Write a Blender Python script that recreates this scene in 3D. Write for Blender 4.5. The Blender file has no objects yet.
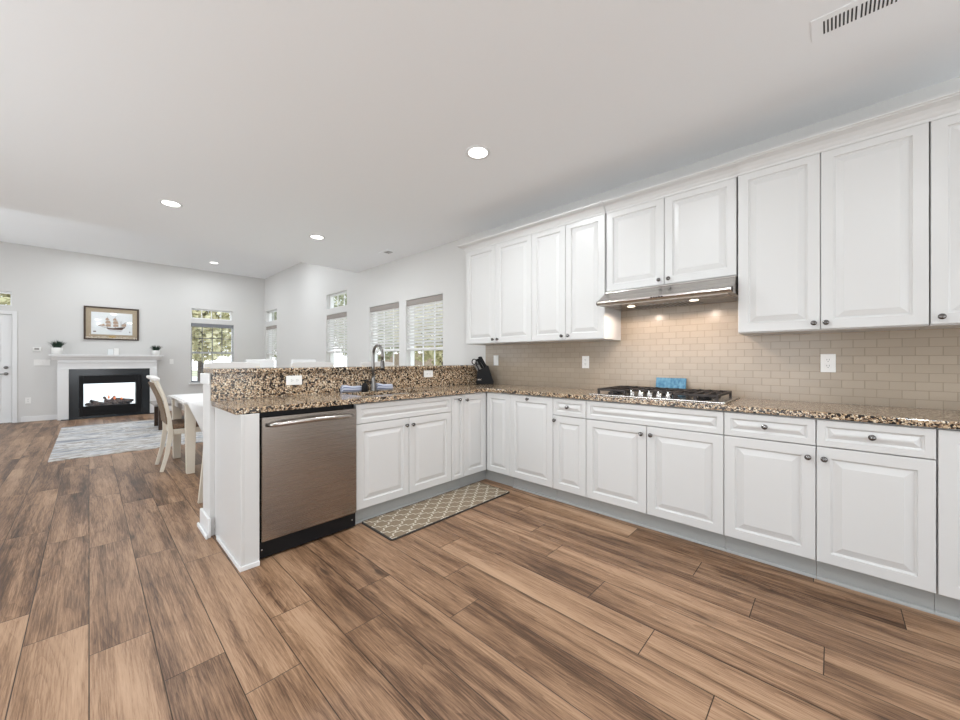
import bpy, math, random
from mathutils import Vector, Matrix
random.seed(7)
PI = math.pi
S = bpy.context.scene
C = S.collection

# ------------------------------------------------------------------ camera
cam_d = bpy.data.cameras.new('camera')
cam_d.sensor_width = 36.0
cam_d.lens = 36.0 * 371.5 / 960.0
cam_d.clip_start = 0.05
cam_d.clip_end = 300
cam = bpy.data.objects.new('camera', cam_d)
C.objects.link(cam)
cam.location = (0, 0, 1.19)
cam.rotation_euler = (math.radians(90), 0, math.radians(-46.463))
S.camera = cam

# ------------------------------------------------------------------ view
S.view_settings.view_transform = 'Standard'
S.view_settings.look = 'None'
S.view_settings.gamma = 1
S.view_settings.exposure = -1.34
S.view_settings.use_curve_mapping = False
S.cycles.max_bounces = 10
S.cycles.diffuse_bounces = 6
S.cycles.sample_clamp_indirect = 6
S.cycles.use_denoising = True

# ------------------------------------------------------------------ world (bright overcast sky)
w = bpy.data.worlds.new('sky')
S.world = w
w.use_nodes = True
nt = w.node_tree
nt.nodes.clear()
wo = nt.nodes.new('ShaderNodeOutputWorld')
bg = nt.nodes.new('ShaderNodeBackground')
tc = nt.nodes.new('ShaderNodeTexCoord')
sx = nt.nodes.new('ShaderNodeSeparateXYZ')
cr = nt.nodes.new('ShaderNodeValToRGB')
cr.color_ramp.elements[0].position = 0.0
cr.color_ramp.elements[0].color = (0.93, 0.965, 1.0, 1)
cr.color_ramp.elements[1].position = 0.6
cr.color_ramp.elements[1].color = (0.78, 0.89, 1.0, 1)
nt.links.new(tc.outputs['Generated'], sx.inputs[0])
nt.links.new(sx.outputs['Z'], cr.inputs[0])
nt.links.new(cr.outputs[0], bg.inputs[0])
bg.inputs[1].default_value = 6.5
nt.links.new(bg.outputs[0], wo.inputs[0])

# ------------------------------------------------------------------ large lights: added fill lamps at invented openings out of view
def area(name, loc, rot, sx_, sy_, power, col=(1, 1, 1)):
    l = bpy.data.lights.new(name, 'AREA')
    l.shape = 'RECTANGLE'
    l.size = sx_
    l.size_y = sy_
    l.energy = power
    l.color = col
    o = bpy.data.objects.new(name, l)
    C.objects.link(o)
    o.location = loc
    o.rotation_euler = rot
    return o
# area lights point along local -Z
LEFT_POWER, BACK_POWER, LIVING_POWER, DOWN_POWER, HOOD_POWER = 122, 66, 40, 40, 18
area('fill_lamp_left', (-2.72, 2.2, 1.1), (0, math.radians(-134), 0), 1.8, 4.0, LEFT_POWER, (0.90, 0.965, 1.0))  # added lamps, tilted up to brighten the ceiling
area('fill_lamp_back', (0.6, -2.72, 1.1), (math.radians(132), 0, 0), 3.4, 1.8, BACK_POWER, (0.90, 0.965, 1.0))
area('fill_lamp_living', (-2.72, 8.6, 1.1), (0, math.radians(-134), 0), 1.8, 3.2, LIVING_POWER, (0.90, 0.96, 1.0))

# ------------------------------------------------------------------ materials
def newmat(name):
    m = bpy.data.materials.new(name)
    m.use_nodes = True
    n = m.node_tree
    b = n.nodes['Principled BSDF']
    return m, n, b

def plain(name, col, rough=0.5, metal=0.0, bump=0.0, bscale=200, spec=None, coat=0):
    m, n, b = newmat(name)
    b.inputs['Base Color'].default_value = (*col, 1)
    b.inputs['Roughness'].default_value = rough
    b.inputs['Metallic'].default_value = metal
    if spec is not None:
        b.inputs['Specular IOR Level'].default_value = spec
    if coat:
        b.inputs['Coat Weight'].default_value = coat
    if bump:
        t = n.nodes.new('ShaderNodeTexCoord')
        no = n.nodes.new('ShaderNodeTexNoise')
        no.inputs['Scale'].default_value = bscale
        bp = n.nodes.new('ShaderNodeBump')
        bp.inputs['Strength'].default_value = bump
        bp.inputs['Distance'].default_value = 0.002
        n.links.new(t.outputs['Object'], no.inputs['Vector'])
        n.links.new(no.outputs['Fac'], bp.inputs['Height'])
        n.links.new(bp.outputs[0], b.inputs['Normal'])
    return m

def ramp(n, stops):
    r = n.nodes.new('ShaderNodeValToRGB')
    e = r.color_ramp.elements
    while len(e) > 1:
        e.remove(e[-1])
    e[0].position = stops[0][0]
    e[0].color = (*stops[0][1], 1)
    for p, c in stops[1:]:
        k = e.new(p)
        k.color = (*c, 1)
    return r

def mth(n, op, a, b=None, c=None):
    k = n.nodes.new('ShaderNodeMath')
    k.operation = op
    for i, v in enumerate((a, b, c)):
        if v is None:
            continue
        if isinstance(v, (int, float)):
            k.inputs[i].default_value = v
        else:
            n.links.new(v, k.inputs[i])
    return k.outputs[0]

def comb(n, x, y, z):
    k = n.nodes.new('ShaderNodeCombineXYZ')
    for i, v in enumerate((x, y, z)):
        if isinstance(v, (int, float)):
            k.inputs[i].default_value = v
        else:
            n.links.new(v, k.inputs[i])
    return k.outputs[0]

def noise(n, vec, scale, detail=2, rough=0.5, dist=0.0):
    k = n.nodes.new('ShaderNodeTexNoise')
    k.inputs['Scale'].default_value = scale
    k.inputs['Detail'].default_value = detail
    k.inputs['Roughness'].default_value = rough
    k.inputs['Distortion'].default_value = dist
    n.links.new(vec, k.inputs['Vector'])
    return k.outputs['Fac']

def mixc(n, fac, a, b, mode='MIX'):
    k = n.nodes.new('ShaderNodeMix')
    k.data_type = 'RGBA'
    k.blend_type = mode
    for i, v in ((0, fac), (6, a), (7, b)):
        if isinstance(v, (int, float)):
            k.inputs[i].default_value = v
        elif isinstance(v, tuple):
            k.inputs[i].default_value = (*v, 1)
        else:
            n.links.new(v, k.inputs[i])
    return k.outputs[2]

def floor_mat():
    m, n, b = newmat('oak_plank_floor')
    uv = n.nodes.new('ShaderNodeUVMap')
    uv.uv_map = 'UVMap'
    s = n.nodes.new('ShaderNodeSeparateXYZ')
    n.links.new(uv.outputs[0], s.inputs[0])
    u, v = s.outputs[0], s.outputs[1]
    at = n.nodes.new('ShaderNodeAttribute')
    at.attribute_name = 'plank'
    sp = n.nodes.new('ShaderNodeSeparateColor')
    n.links.new(at.outputs['Color'], sp.inputs[0])
    pid, tone = sp.outputs[0], sp.outputs[1]
    off = mth(n, 'MULTIPLY', pid, 91.0)
    field = noise(n, comb(n, mth(n, 'MULTIPLY', u, 0.6), mth(n, 'MULTIPLY', v, 7.5), off), 1.0, 1.0, 0.4, 0.0)
    rings = mth(n, 'FRACT', mth(n, 'MULTIPLY', field, 21.0))
    rings = mth(n, 'SQRT', mth(n, 'MULTIPLY', rings, 0.25))
    streak = noise(n, comb(n, mth(n, 'MULTIPLY', u, 0.7), mth(n, 'MULTIPLY', v, 10.0), mth(n, 'ADD', off, 7.3)), 1.0, 4.0, 0.6, 0.6)
    fibre = noise(n, comb(n, mth(n, 'MULTIPLY', u, 7.0), mth(n, 'MULTIPLY', v, 190.0), off), 1.0, 4.0, 0.75)
    cloud = noise(n, comb(n, mth(n, 'MULTIPLY', u, 1.6), mth(n, 'MULTIPLY', v, 4.0), mth(n, 'ADD', off, 31.0)), 1.0, 2.0)
    t = mth(n, 'ADD', mth(n, 'MULTIPLY', streak, 0.95), mth(n, 'MULTIPLY', rings, 0.17))
    t = mth(n, 'ADD', t, mth(n, 'MULTIPLY', fibre, 0.78))
    t = mth(n, 'ADD', t, mth(n, 'MULTIPLY', cloud, 0.35))
    t = mth(n, 'ADD', t, mth(n, 'MULTIPLY', tone, 0.15))
    t = mth(n, 'SUBTRACT', t, 0.765)
    r = ramp(n, [(0.08, (0.038, 0.019, 0.010)), (0.26, (0.120, 0.064, 0.035)), (0.41, (0.250, 0.144, 0.082)),
                 (0.58, (0.385, 0.240, 0.146)), (0.85, (0.49, 0.325, 0.21))])
    n.links.new(t, r.inputs[0])
    # knots
    vo = n.nodes.new('ShaderNodeTexVoronoi')
    vo.inputs['Scale'].default_value = 1.0
    n.links.new(comb(n, mth(n, 'ADD', mth(n, 'MULTIPLY', u, 1.05), mth(n, 'MULTIPLY', fibre, 0.22)), mth(n, 'ADD', mth(n, 'MULTIPLY', v, 5.2), mth(n, 'MULTIPLY', streak, 0.5)), off), vo.inputs['Vector'])
    kn = ramp(n, [(0.0, (1, 1, 1)), (0.05, (0.8, 0.8, 0.8)), (0.075, (0.25, 0.25, 0.25)), (0.17, (0, 0, 0))])
    n.links.new(vo.outputs['Distance'], kn.inputs[0])
    kf = mth(n, 'MULTIPLY', kn.outputs[0], 0.95)
    col = mixc(n, kf, r.outputs[0], (0.035, 0.019, 0.012))
    hs = n.nodes.new('ShaderNodeHueSaturation')
    hs.inputs['Saturation'].default_value = 1.0
    n.links.new(col, hs.inputs['Color'])
    # seam bevel: distance to plank edge stored in second uv map
    uv2 = n.nodes.new('ShaderNodeUVMap')
    uv2.uv_map = 'edge'
    s2 = n.nodes.new('ShaderNodeSeparateXYZ')
    n.links.new(uv2.outputs[0], s2.inputs[0])
    def edge(o, length):
        a = mth(n, 'MINIMUM', o, mth(n, 'SUBTRACT', 1.0, o))
        return mth(n, 'MULTIPLY', a, length)
    d = mth(n, 'MINIMUM', edge(s2.outputs[0], 1.235), edge(s2.outputs[1], 0.191))
    sm = n.nodes.new('ShaderNodeMapRange')
    sm.inputs['From Min'].default_value = 0.0008
    sm.inputs['From Max'].default_value = 0.0026
    n.links.new(d, sm.inputs['Value'])
    col2 = mixc(n, sm.outputs[0], (0.03, 0.017, 0.01), hs.outputs[0])
    n.links.new(col2, b.inputs['Base Color'])
    b.inputs['Roughness'].default_value = 0.40
    b.inputs['Specular IOR Level'].default_value = 0.28
    bp = n.nodes.new('ShaderNodeBump')
    bp.inputs['Strength'].default_value = 0.35
    bp.inputs['Distance'].default_value = 0.002
    hh = mth(n, 'ADD', mth(n, 'MULTIPLY', fibre, 0.3), sm.outputs[0])
    n.links.new(hh, bp.inputs['Height'])
    n.links.new(bp.outputs[0], b.inputs['Normal'])
    return m

def granite_mat():
    m, n, b = newmat('speckled_granite')
    t = n.nodes.new('ShaderNodeTexCoord')
    dn = n.nodes.new('ShaderNodeTexNoise')
    dn.inputs['Scale'].default_value = 90
    n.links.new(t.outputs['Object'], dn.inputs['Vector'])
    va = n.nodes.new('ShaderNodeVectorMath')
    va.operation = 'MULTIPLY_ADD'
    n.links.new(dn.outputs['Color'], va.inputs[0])
    va.inputs[1].default_value = (0.012, 0.012, 0.012)
    n.links.new(t.outputs['Object'], va.inputs[2])
    def vor(scale, off):
        mp = n.nodes.new('ShaderNodeMapping')
        mp.inputs['Location'].default_value = (off, off * 2, off * 3)
        n.links.new(va.outputs[0], mp.inputs['Vector'])
        v = n.nodes.new('ShaderNodeTexVoronoi')
        v.inputs['Scale'].default_value = scale
        n.links.new(mp.outputs[0], v.inputs['Vector'])
        s = n.nodes.new('ShaderNodeSeparateColor')
        n.links.new(v.outputs['Color'], s.inputs[0])
        return s.outputs[0]
    a = vor(165, 0.0)
    r = ramp(n, [(0.0, (0.010, 0.008, 0.007)), (0.18, (0.035, 0.022, 0.016)), (0.25, (0.16, 0.095, 0.055)),
                 (0.38, (0.38, 0.25, 0.145)), (0.56, (0.55, 0.41, 0.27)), (0.78, (0.76, 0.65, 0.50)), (0.92, (0.24, 0.16, 0.11))])
    r.color_ramp.interpolation = 'CONSTANT'
    n.links.new(a, r.inputs[0])
    c = vor(85, 3.1)
    k = ramp(n, [(0.0, (1, 1, 1)), (0.16, (0, 0, 0))])
    k.color_ramp.interpolation = 'CONSTANT'
    n.links.new(c, k.inputs[0])
    col = mixc(n, k.outputs[0], r.outputs[0], (0.018, 0.013, 0.011))
    n.links.new(col, b.inputs['Base Color'])
    b.inputs['Roughness'].default_value = 0.12
    return m

def tile_mat():
    m, n, b = newmat('beige_subway_tile')
    t = n.nodes.new('ShaderNodeTexCoord')
    s = n.nodes.new('ShaderNodeSeparateXYZ')
    n.links.new(t.outputs['Object'], s.inputs[0])
    vec = comb(n, mth(n, 'ADD', s.outputs[1], 0.091 + 1.016), mth(n, 'ADD', s.outputs[2], -0.915 + 0.0508 * 2 + 0.004), 0.0)
    br = n.nodes.new('ShaderNodeTexBrick')
    br.offset = 0.5
    br.inputs['Scale'].default_value = 1.0
    br.inputs['Brick Width'].default_value = 0.1016
    br.inputs['Row Height'].default_value = 0.0508
    br.inputs['Mortar Size'].default_value = 0.0016
    br.inputs['Mortar Smooth'].default_value = 0.3
    br.inputs['Bias'].default_value = 0.0
    br.inputs['Color1'].default_value = (0.375, 0.31, 0.24, 1)
    br.inputs['Color2'].default_value = (0.405, 0.335, 0.26, 1)
    br.inputs['Mortar'].default_value = (0.29, 0.235, 0.18, 1)
    n.links.new(vec, br.inputs['Vector'])
    n.links.new(br.outputs['Color'], b.inputs['Base Color'])
    b.inputs['Roughness'].default_value = 0.22
    bp = n.nodes.new('ShaderNodeBump')
    bp.invert = True
    bp.inputs['Strength'].default_value = 0.6
    bp.inputs['Distance'].default_value = 0.0015
    n.links.new(br.outputs['Fac'], bp.inputs['Height'])
    n.links.new(bp.outputs[0], b.inputs['Normal'])
    return m

def steel_mat(name, col=(0.56, 0.53, 0.50), rough=0.28, axis=2):
    m, n, b = newmat(name)
    b.inputs['Base Color'].default_value = (*col, 1)
    b.inputs['Metallic'].default_value = 1.0
    t = n.nodes.new('ShaderNodeTexCoord')
    mp = n.nodes.new('ShaderNodeMapping')
    sc = [1.2, 1.2, 1.2]
    sc[axis] = 900.0
    mp.inputs['Scale'].default_value = sc
    n.links.new(t.outputs['Object'], mp.inputs['Vector'])
    no = noise(n, mp.outputs[0], 1.0, 2.0)
    mr = n.nodes.new('ShaderNodeMapRange')
    mr.inputs['To Min'].default_value = rough - 0.02
    mr.inputs['To Max'].default_value = rough + 0.04
    n.links.new(no, mr.inputs['Value'])
    n.links.new(mr.outputs[0], b.inputs['Roughness'])
    bp = n.nodes.new('ShaderNodeBump')
    bp.inputs['Strength'].default_value = 0.012
    bp.inputs['Distance'].default_value = 0.0005
    n.links.new(no, bp.inputs['Height'])
    n.links.new(bp.outputs[0], b.inputs['Normal'])
    return m

def mat_pattern():
    m, n, b = newmat('trellis_mat')
    t = n.nodes.new('ShaderNodeTexCoord')
    s = n.nodes.new('ShaderNodeSeparateXYZ')
    n.links.new(t.outputs['Object'], s.inputs[0])
    px = mth(n, 'DIVIDE', s.outputs[0], 0.152)
    py = mth(n, 'DIVIDE', s.outputs[1], 0.115)
    a = mth(n, 'ADD', px, py)
    c = mth(n, 'SUBTRACT', px, py)
    def fam(p, q):
        wob = mth(n, 'MULTIPLY', mth(n, 'SINE', mth(n, 'MULTIPLY', q, 4 * PI)), 0.075)
        f = mth(n, 'FRACT', mth(n, 'ADD', p, wob))
        f = mth(n, 'ABSOLUTE', mth(n, 'SUBTRACT', f, 0.5))
        return mth(n, 'LESS_THAN', f, 0.042)
    lines = mth(n, 'MAXIMUM', fam(a, c), fam(c, a))
    # dark bound edge, from the object's own extents (half sizes 0.62 x 0.205)
    ex = mth(n, 'GREATER_THAN', mth(n, 'ABSOLUTE', s.outputs[0]), 0.608)
    ey = mth(n, 'GREATER_THAN', mth(n, 'ABSOLUTE', s.outputs[1]), 0.193)
    e = mth(n, 'MAXIMUM', ex, ey)
    g = noise(n, t.outputs['Object'], 160, 2)
    base = mixc(n, g, (0.17, 0.125, 0.08), (0.29, 0.225, 0.155))
    col = mixc(n, lines, base, (0.62, 0.57, 0.48))
    col = mixc(n, e, col, (0.035, 0.028, 0.025))
    n.links.new(col, b.inputs['Base Color'])
    b.inputs['Roughness'].default_value = 0.85
    return m

def rug_mat():
    m, n, b = newmat('abstract_rug')
    t = n.nodes.new('ShaderNodeTexCoord')
    mp = n.nodes.new('ShaderNodeMapping')
    mp.inputs['Scale'].default_value = (1.0, 3.4, 1)
    n.links.new(t.outputs['Object'], mp.inputs['Vector'])
    a = noise(n, mp.outputs[0], 1.3, 5, 0.62, 0.8)
    r = ramp(n, [(0.30, (0.17, 0.18, 0.20)), (0.42, (0.37, 0.38, 0.41)), (0.47, (0.66, 0.66, 0.66)),
                 (0.51, (0.28, 0.24, 0.20)), (0.56, (0.70, 0.69, 0.68)), (0.64, (0.31, 0.31, 0.33)), (0.72, (0.62, 0.62, 0.62))])
    n.links.new(a, r.inputs[0])
    n.links.new(r.outputs[0], b.inputs['Base Color'])
    b.inputs['Roughness'].default_value = 0.95
    return m

def glass_mat():
    m = bpy.data.materials.new('clear_glass')
    m.use_nodes = True
    n = m.node_tree
    n.nodes.clear()
    o = n.nodes.new('ShaderNodeOutputMaterial')
    tr = n.nodes.new('ShaderNodeBsdfTransparent')
    gl = n.nodes.new('ShaderNodeBsdfGlossy')
    gl.inputs['Roughness'].default_value = 0.02
    lw = n.nodes.new('ShaderNodeLayerWeight')
    lw.inputs['Blend'].default_value = 0.5
    fac = mth(n, 'ADD', mth(n, 'MULTIPLY', mth(n, 'POWER', lw.outputs['Facing'], 5.0), 0.45), 0.03)
    mx = n.nodes.new('ShaderNodeMixShader')
    n.links.new(fac, mx.inputs[0])
    n.links.new(tr.outputs[0], mx.inputs[1])
    n.links.new(gl.outputs[0], mx.inputs[2])
    n.links.new(mx.outputs[0], o.inputs[0])
    return m

def emit(name, col, s):
    m, n, b = newmat(name)
    b.inputs['Base Color'].default_value = (*col, 1)
    b.inputs['Emission Color'].default_value = (*col, 1)
    b.inputs['Emission Strength'].default_value = s
    return m

def stripes_mat():
    m, n, b = newmat('striped_towel')
    t = n.nodes.new('ShaderNodeTexCoord')
    s = n.nodes.new('ShaderNodeSeparateXYZ')
    n.links.new(t.outputs['UV'], s.inputs[0])
    f = mth(n, 'FRACT', mth(n, 'MULTIPLY', s.outputs[1], 7.0))
    l = mth(n, 'LESS_THAN', f, 0.28)
    n.links.new(mixc(n, l, (0.55, 0.58, 0.68), (0.13, 0.16, 0.27)), b.inputs['Base Color'])
    b.inputs['Roughness'].default_value = 0.9
    return m

def mottled(name, c1, c2, scale, rough=0.6, stretch=(1, 1, 1), detail=4, bump=0):
    m, n, b = newmat(name)
    t = n.nodes.new('ShaderNodeTexCoord')
    mp = n.nodes.new('ShaderNodeMapping')
    mp.inputs['Scale'].default_value = stretch
    n.links.new(t.outputs['Object'], mp.inputs['Vector'])
    a = noise(n, mp.outputs[0], scale, detail)
    r = ramp(n, [(0.35, c1), (0.65, c2)])
    n.links.new(a, r.inputs[0])
    n.links.new(r.outputs[0], b.inputs['Base Color'])
    b.inputs['Roughness'].default_value = rough
    return m

M = {
    'wall': plain('wall_paint', (0.665, 0.655, 0.64), 0.6, bump=0.05, bscale=300),
    'ceiling': plain('ceiling_paint', (0.935, 0.95, 0.965), 0.8),
    'trim': plain('trim_paint', (0.78, 0.78, 0.78), 0.35),
    'cab': plain('cabinet_paint', (0.645, 0.64, 0.63), 0.32),
    'kick': plain('toe_kick', (0.37, 0.375, 0.365), 0.45),  # white kick darkened; the recess shade is put into the colour
    'floor': floor_mat(),
    'granite': granite_mat(),
    'tile': tile_mat(),
    'steel': steel_mat('brushed_steel', (0.37, 0.33, 0.295), 0.26, 2),
    'steel_h': steel_mat('brushed_hood_steel', (0.50, 0.47, 0.44), 0.26, 2),
    'steel_plain': plain('polished_steel', (0.68, 0.67, 0.66), 0.2, 1.0),
    'nickel': plain('brushed_nickel', (0.26, 0.25, 0.24), 0.30, 1.0),
    'knob': plain('dark_nickel', (0.17, 0.16, 0.155), 0.25, 1.0),
    'black': plain('black_plastic', (0.008, 0.008, 0.009), 0.45, spec=0.22),
    'iron': plain('cast_iron', (0.035, 0.028, 0.026), 0.5, 0.3, bump=0.3, bscale=500),
    'blackstone': plain('black_granite_surround', (0.02, 0.024, 0.028), 0.15),
    'plastic': plain('white_plastic', (0.86, 0.85, 0.83), 0.4),
    'slot': plain('dark_slot', (0.03, 0.03, 0.03), 0.6),
    'mat': mat_pattern(),
    'rug': rug_mat(),
    'glass': glass_mat(),
    'lamp': emit('lamp_glow', (1.0, 0.98, 0.95), 12.0),
    'hoodlamp': emit('hood_lamp_glow', (1.0, 0.86, 0.68), 14.0),
    'towel': stripes_mat(),
    'flame': emit('gas_flame', (1.0, 0.25, 0.10), 1.6),
    'cream': plain('cream_paint', (0.72, 0.66, 0.56), 0.45),
    'chairwhite': plain('white_painted_wood', (0.74, 0.72, 0.70), 0.45),
    'taupe': mottled('brown_cane', (0.17, 0.12, 0.08), (0.27, 0.20, 0.14), 90, 0.8),
    'brownseat': mottled('brown_fabric', (0.13, 0.08, 0.05), (0.26, 0.17, 0.11), 60, 0.85),
    'cloth': plain('white_cloth', (0.86, 0.86, 0.86), 0.9, bump=0.2, bscale=120),
    'greywood': mottled('grey_wood', (0.22, 0.20, 0.19), (0.34, 0.31, 0.29), 12, 0.6, (1, 8, 1)),
    'darkwood': mottled('dark_wood', (0.035, 0.02, 0.013), (0.07, 0.038, 0.022), 30, 0.4),
    'matboard': plain('tan_mat_board', (0.42, 0.34, 0.24), 0.8),
    'paper': plain('print_paper', (0.80, 0.83, 0.84), 0.8),
    'brown': plain('brown_ink', (0.14, 0.07, 0.045), 0.8),
    'sail': plain('sail_ink', (0.46, 0.33, 0.24), 0.8),
    'brass': plain('brass_plate', (0.45, 0.30, 0.10), 0.4, 0.8),
    'leaf': mottled('dark_green_leaf', (0.010, 0.035, 0.022), (0.03, 0.075, 0.045), 50, 0.6),
    'blue': mottled('blue_mottled_glaze', (0.03, 0.14, 0.26), (0.13, 0.32, 0.46), 45, 0.3, (1, 3, 0.6)),
    'slat': plain('blind_slat', (0.86, 0.85, 0.84), 0.5),
    'valance': plain('blind_valance', (0.30, 0.265, 0.24), 0.5),  # taupe stands in for backlit shade on a white headrail
    'vinyl': plain('window_vinyl', (0.86, 0.86, 0.86), 0.4),
    'greyvinyl': plain('grey_blind', (0.20, 0.205, 0.22), 0.5),
    'log': mottled('ceramic_log', (0.05, 0.06, 0.07), (0.26, 0.20, 0.18), 9, 0.9),
    'patio': plain('pale_concrete', (0.80, 0.80, 0.78), 0.9),
    'grass': mottled('lawn_green', (0.36, 0.37, 0.22), (0.52, 0.49, 0.33), 3, 0.95),
    'bark': mottled('tree_bark', (0.06, 0.045, 0.035), (0.12, 0.09, 0.07), 12, 0.9),
    'crown1': mottled('yellow_green_leaves', (0.48, 0.47, 0.26), (0.80, 0.72, 0.50), 4, 0.9),
    'crown2': mottled('olive_leaves', (0.30, 0.33, 0.20), (0.60, 0.58, 0.42), 4, 0.9),
    'fence': mottled('reddish_fence', (0.46, 0.34, 0.28), (0.60, 0.48, 0.40), 10, 0.9),
}

# ------------------------------------------------------------------ mesh helpers
class MB:
    def __init__(s):
        s.v, s.f, s.sm = [], [], []
    def quad(s, pts, smooth=False):
        i = len(s.v)
        s.v += [tuple(p) for p in pts]
        s.f.append(tuple(range(i, i + len(pts))))
        s.sm.append(smooth)
        return s
    def box(s, x0, x1, y0, y1, z0, z1, mat=None):
        i = len(s.v)
        p = [(x0, y0, z0), (x1, y0, z0), (x1, y1, z0), (x0, y1, z0), (x0, y0, z1), (x1, y0, z1), (x1, y1, z1), (x0, y1, z1)]
        if mat is not None:
            p = [tuple(mat @ Vector(q)) for q in p]
        s.v += p
        for q in ((0, 3, 2, 1), (4, 5, 6, 7), (0, 1, 5, 4), (1, 2, 6, 5), (2, 3, 7, 6), (3, 0, 4, 7)):
            s.f.append(tuple(i + k for k in q))
            s.sm.append(False)
        return s
    def rings(s, rings, cap0=True, cap1=True, smooth=False, closed=True):
        """skin a list of vertex loops"""
        i0 = len(s.v)
        n = len(rings[0])
        for r in rings:
            s.v += [tuple(p) for p in r]
        for a in range(len(rings) - 1):
            for k in range(n if closed else n - 1):
                k2 = (k + 1) % n
                s.f.append((i0 + a * n + k, i0 + a * n + k2, i0 + (a + 1) * n + k2, i0 + (a + 1) * n + k))
                s.sm.append(smooth)
        if cap0:
            s.f.append(tuple(i0 + k for k in reversed(range(n))))
            s.sm.append(False)
        if cap1:
            s.f.append(tuple(i0 + (len(rings) - 1) * n + k for k in range(n)))
            s.sm.append(False)
        return s
    def lathe(s, prof, n=20, origin=(0, 0, 0), axis='z', smooth=True):
        rings = []
        ox, oy, oz = origin
        for r, h in prof:
            ring = []
            for k in range(n):
                a = 2 * PI * k / n
                c, d = r * math.cos(a), r * math.sin(a)
                if axis == 'z':
                    ring.append((ox + c, oy + d, oz + h))
                elif axis == 'y':
                    ring.append((ox + c, oy + h, oz + d))
                else:
                    ring.append((ox + h, oy + c, oz + d))
            rings.append(ring)
        return s.rings(rings, True, True, smooth)
    def tube(s, pts, r, n=10, smooth=True):
        pts = [Vector(p) for p in pts]
        rad = r if isinstance(r, (list, tuple)) else [r] * len(pts)
        rings = []
        up = None
        for i, p in enumerate(pts):
            if i == 0:
                d = pts[1] - p
            elif i == len(pts) - 1:
                d = p - pts[-2]
            else:
                d = pts[i + 1] - pts[i - 1]
            d.normalize()
            if up is None:
                up = Vector((0, 0, 1)) if abs(d.z) < 0.9 else Vector((1, 0, 0))
            a = d.cross(up)
            a.normalize()
            b_ = a.cross(d)
            b_.normalize()
            up = b_
            rings.append([tuple(p + a * rad[i] * math.cos(2 * PI * k / n) + b_ * rad[i] * math.sin(2 * PI * k / n)) for k in range(n)])
        return s.rings(rings, True, True, smooth)
    def bar(s, pts, w, h, side=(0, 1, 0)):
        """rectangular section swept along pts; w along side, h across"""
        pts = [Vector(p) for p in pts]
        sd = Vector(side).normalized()
        rings = []
        for i, p in enumerate(pts):
            a = pts[max(i - 1, 0)]
            b_ = pts[min(i + 1, len(pts) - 1)]
            d = (b_ - a).normalized()
            nn = d.cross(sd).normalized()
            ww = w[i] if isinstance(w, (list, tuple)) else w
            hh = h[i] if isinstance(h, (list, tuple)) else h
            rings.append([tuple(p + sd * ww / 2 + nn * hh / 2), tuple(p - sd * ww / 2 + nn * hh / 2),
                          tuple(p - sd * ww / 2 - nn * hh / 2), tuple(p + sd * ww / 2 - nn * hh / 2)])
        return s.rings(rings)
    def prism(s, poly, fn, a, b):
        """poly of 2D points, fn(p, t)->3D, extruded from a to b"""
        return s.rings([[fn(p, a) for p in poly], [fn(p, b) for p in poly]])
    def build(s, name, mat, parent=None, bevel=0, seg=2, loc=None):
        me = bpy.data.meshes.new(name)
        me.from_pydata(s.v, [], s.f)
        me.polygons.foreach_set('use_smooth', s.sm)
        me.materials.append(M[mat] if isinstance(mat, str) else mat)
        me.update()
        import bmesh
        bm = bmesh.new()
        bm.from_mesh(me)
        bmesh.ops.recalc_face_normals(bm, faces=bm.faces)
        bm.to_mesh(me)
        bm.free()
        o = bpy.data.objects.new(name, me)
        C.objects.link(o)
        if parent is not None:
            o.parent = parent
        if loc is not None:
            o.location = loc
        if bevel:
            md = o.modifiers.new('soft_edges', 'BEVEL')
            md.width = bevel
            md.segments = seg
            md.limit_method = 'ANGLE'
            md.angle_limit = math.radians(40)
        return o

def B(x0, x1, y0, y1, z0, z1):
    return MB().box(x0, x1, y0, y1, z0, z1)

def thing(name, label, cat, loc=(0, 0, 0), rotz=0.0, group=None):
    o = bpy.data.objects.new(name, None)
    o.empty_display_size = 0.1
    C.objects.link(o)
    o.location = loc
    o.rotation_euler = (0, 0, rotz)
    o['label'] = label
    o['category'] = cat
    if group:
        o['group'] = group
    return o

def tag(o, label, cat, group=None, kind=None):
    o['label'] = label
    o['category'] = cat
    if group:
        o['group'] = group
    if kind:
        o['kind'] = kind
    return o

def struct(o, label=None, cat=None):
    o['kind'] = 'structure'
    if label:
        o['label'] = label
    if cat:
        o['category'] = cat
    return o

def sempty(name, loc, rotz, label, cat):
    o = bpy.data.objects.new(name, None)
    C.objects.link(o)
    o.location = loc
    o.rotation_euler = (0, 0, rotz)
    o['kind'] = 'structure'
    o['label'] = label
    o['category'] = cat
    return o

def copy_tree(o, parent=None):
    c = o.copy()
    C.objects.link(c)
    c.parent = parent
    for ch in list(o.children):
        copy_tree(ch, c)
    return c

def dup(o, loc, rotz=None, label=None, group=None):
    c = copy_tree(o)
    c.location = loc
    if rotz is not None:
        c.rotation_euler = (0, 0, rotz)
    if label:
        c['label'] = label
    if group:
        c['group'] = group
    return c

# ================================================================== SETTING
WX = 3.30        # range wall plane
YF = 11.25       # far wall plane
CZ = 2.75        # kitchen ceiling
CF = 3.40        # living room ceiling
YS = 6.16        # where the low ceiling ends
XL, YB = -2.80, -2.80

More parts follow.
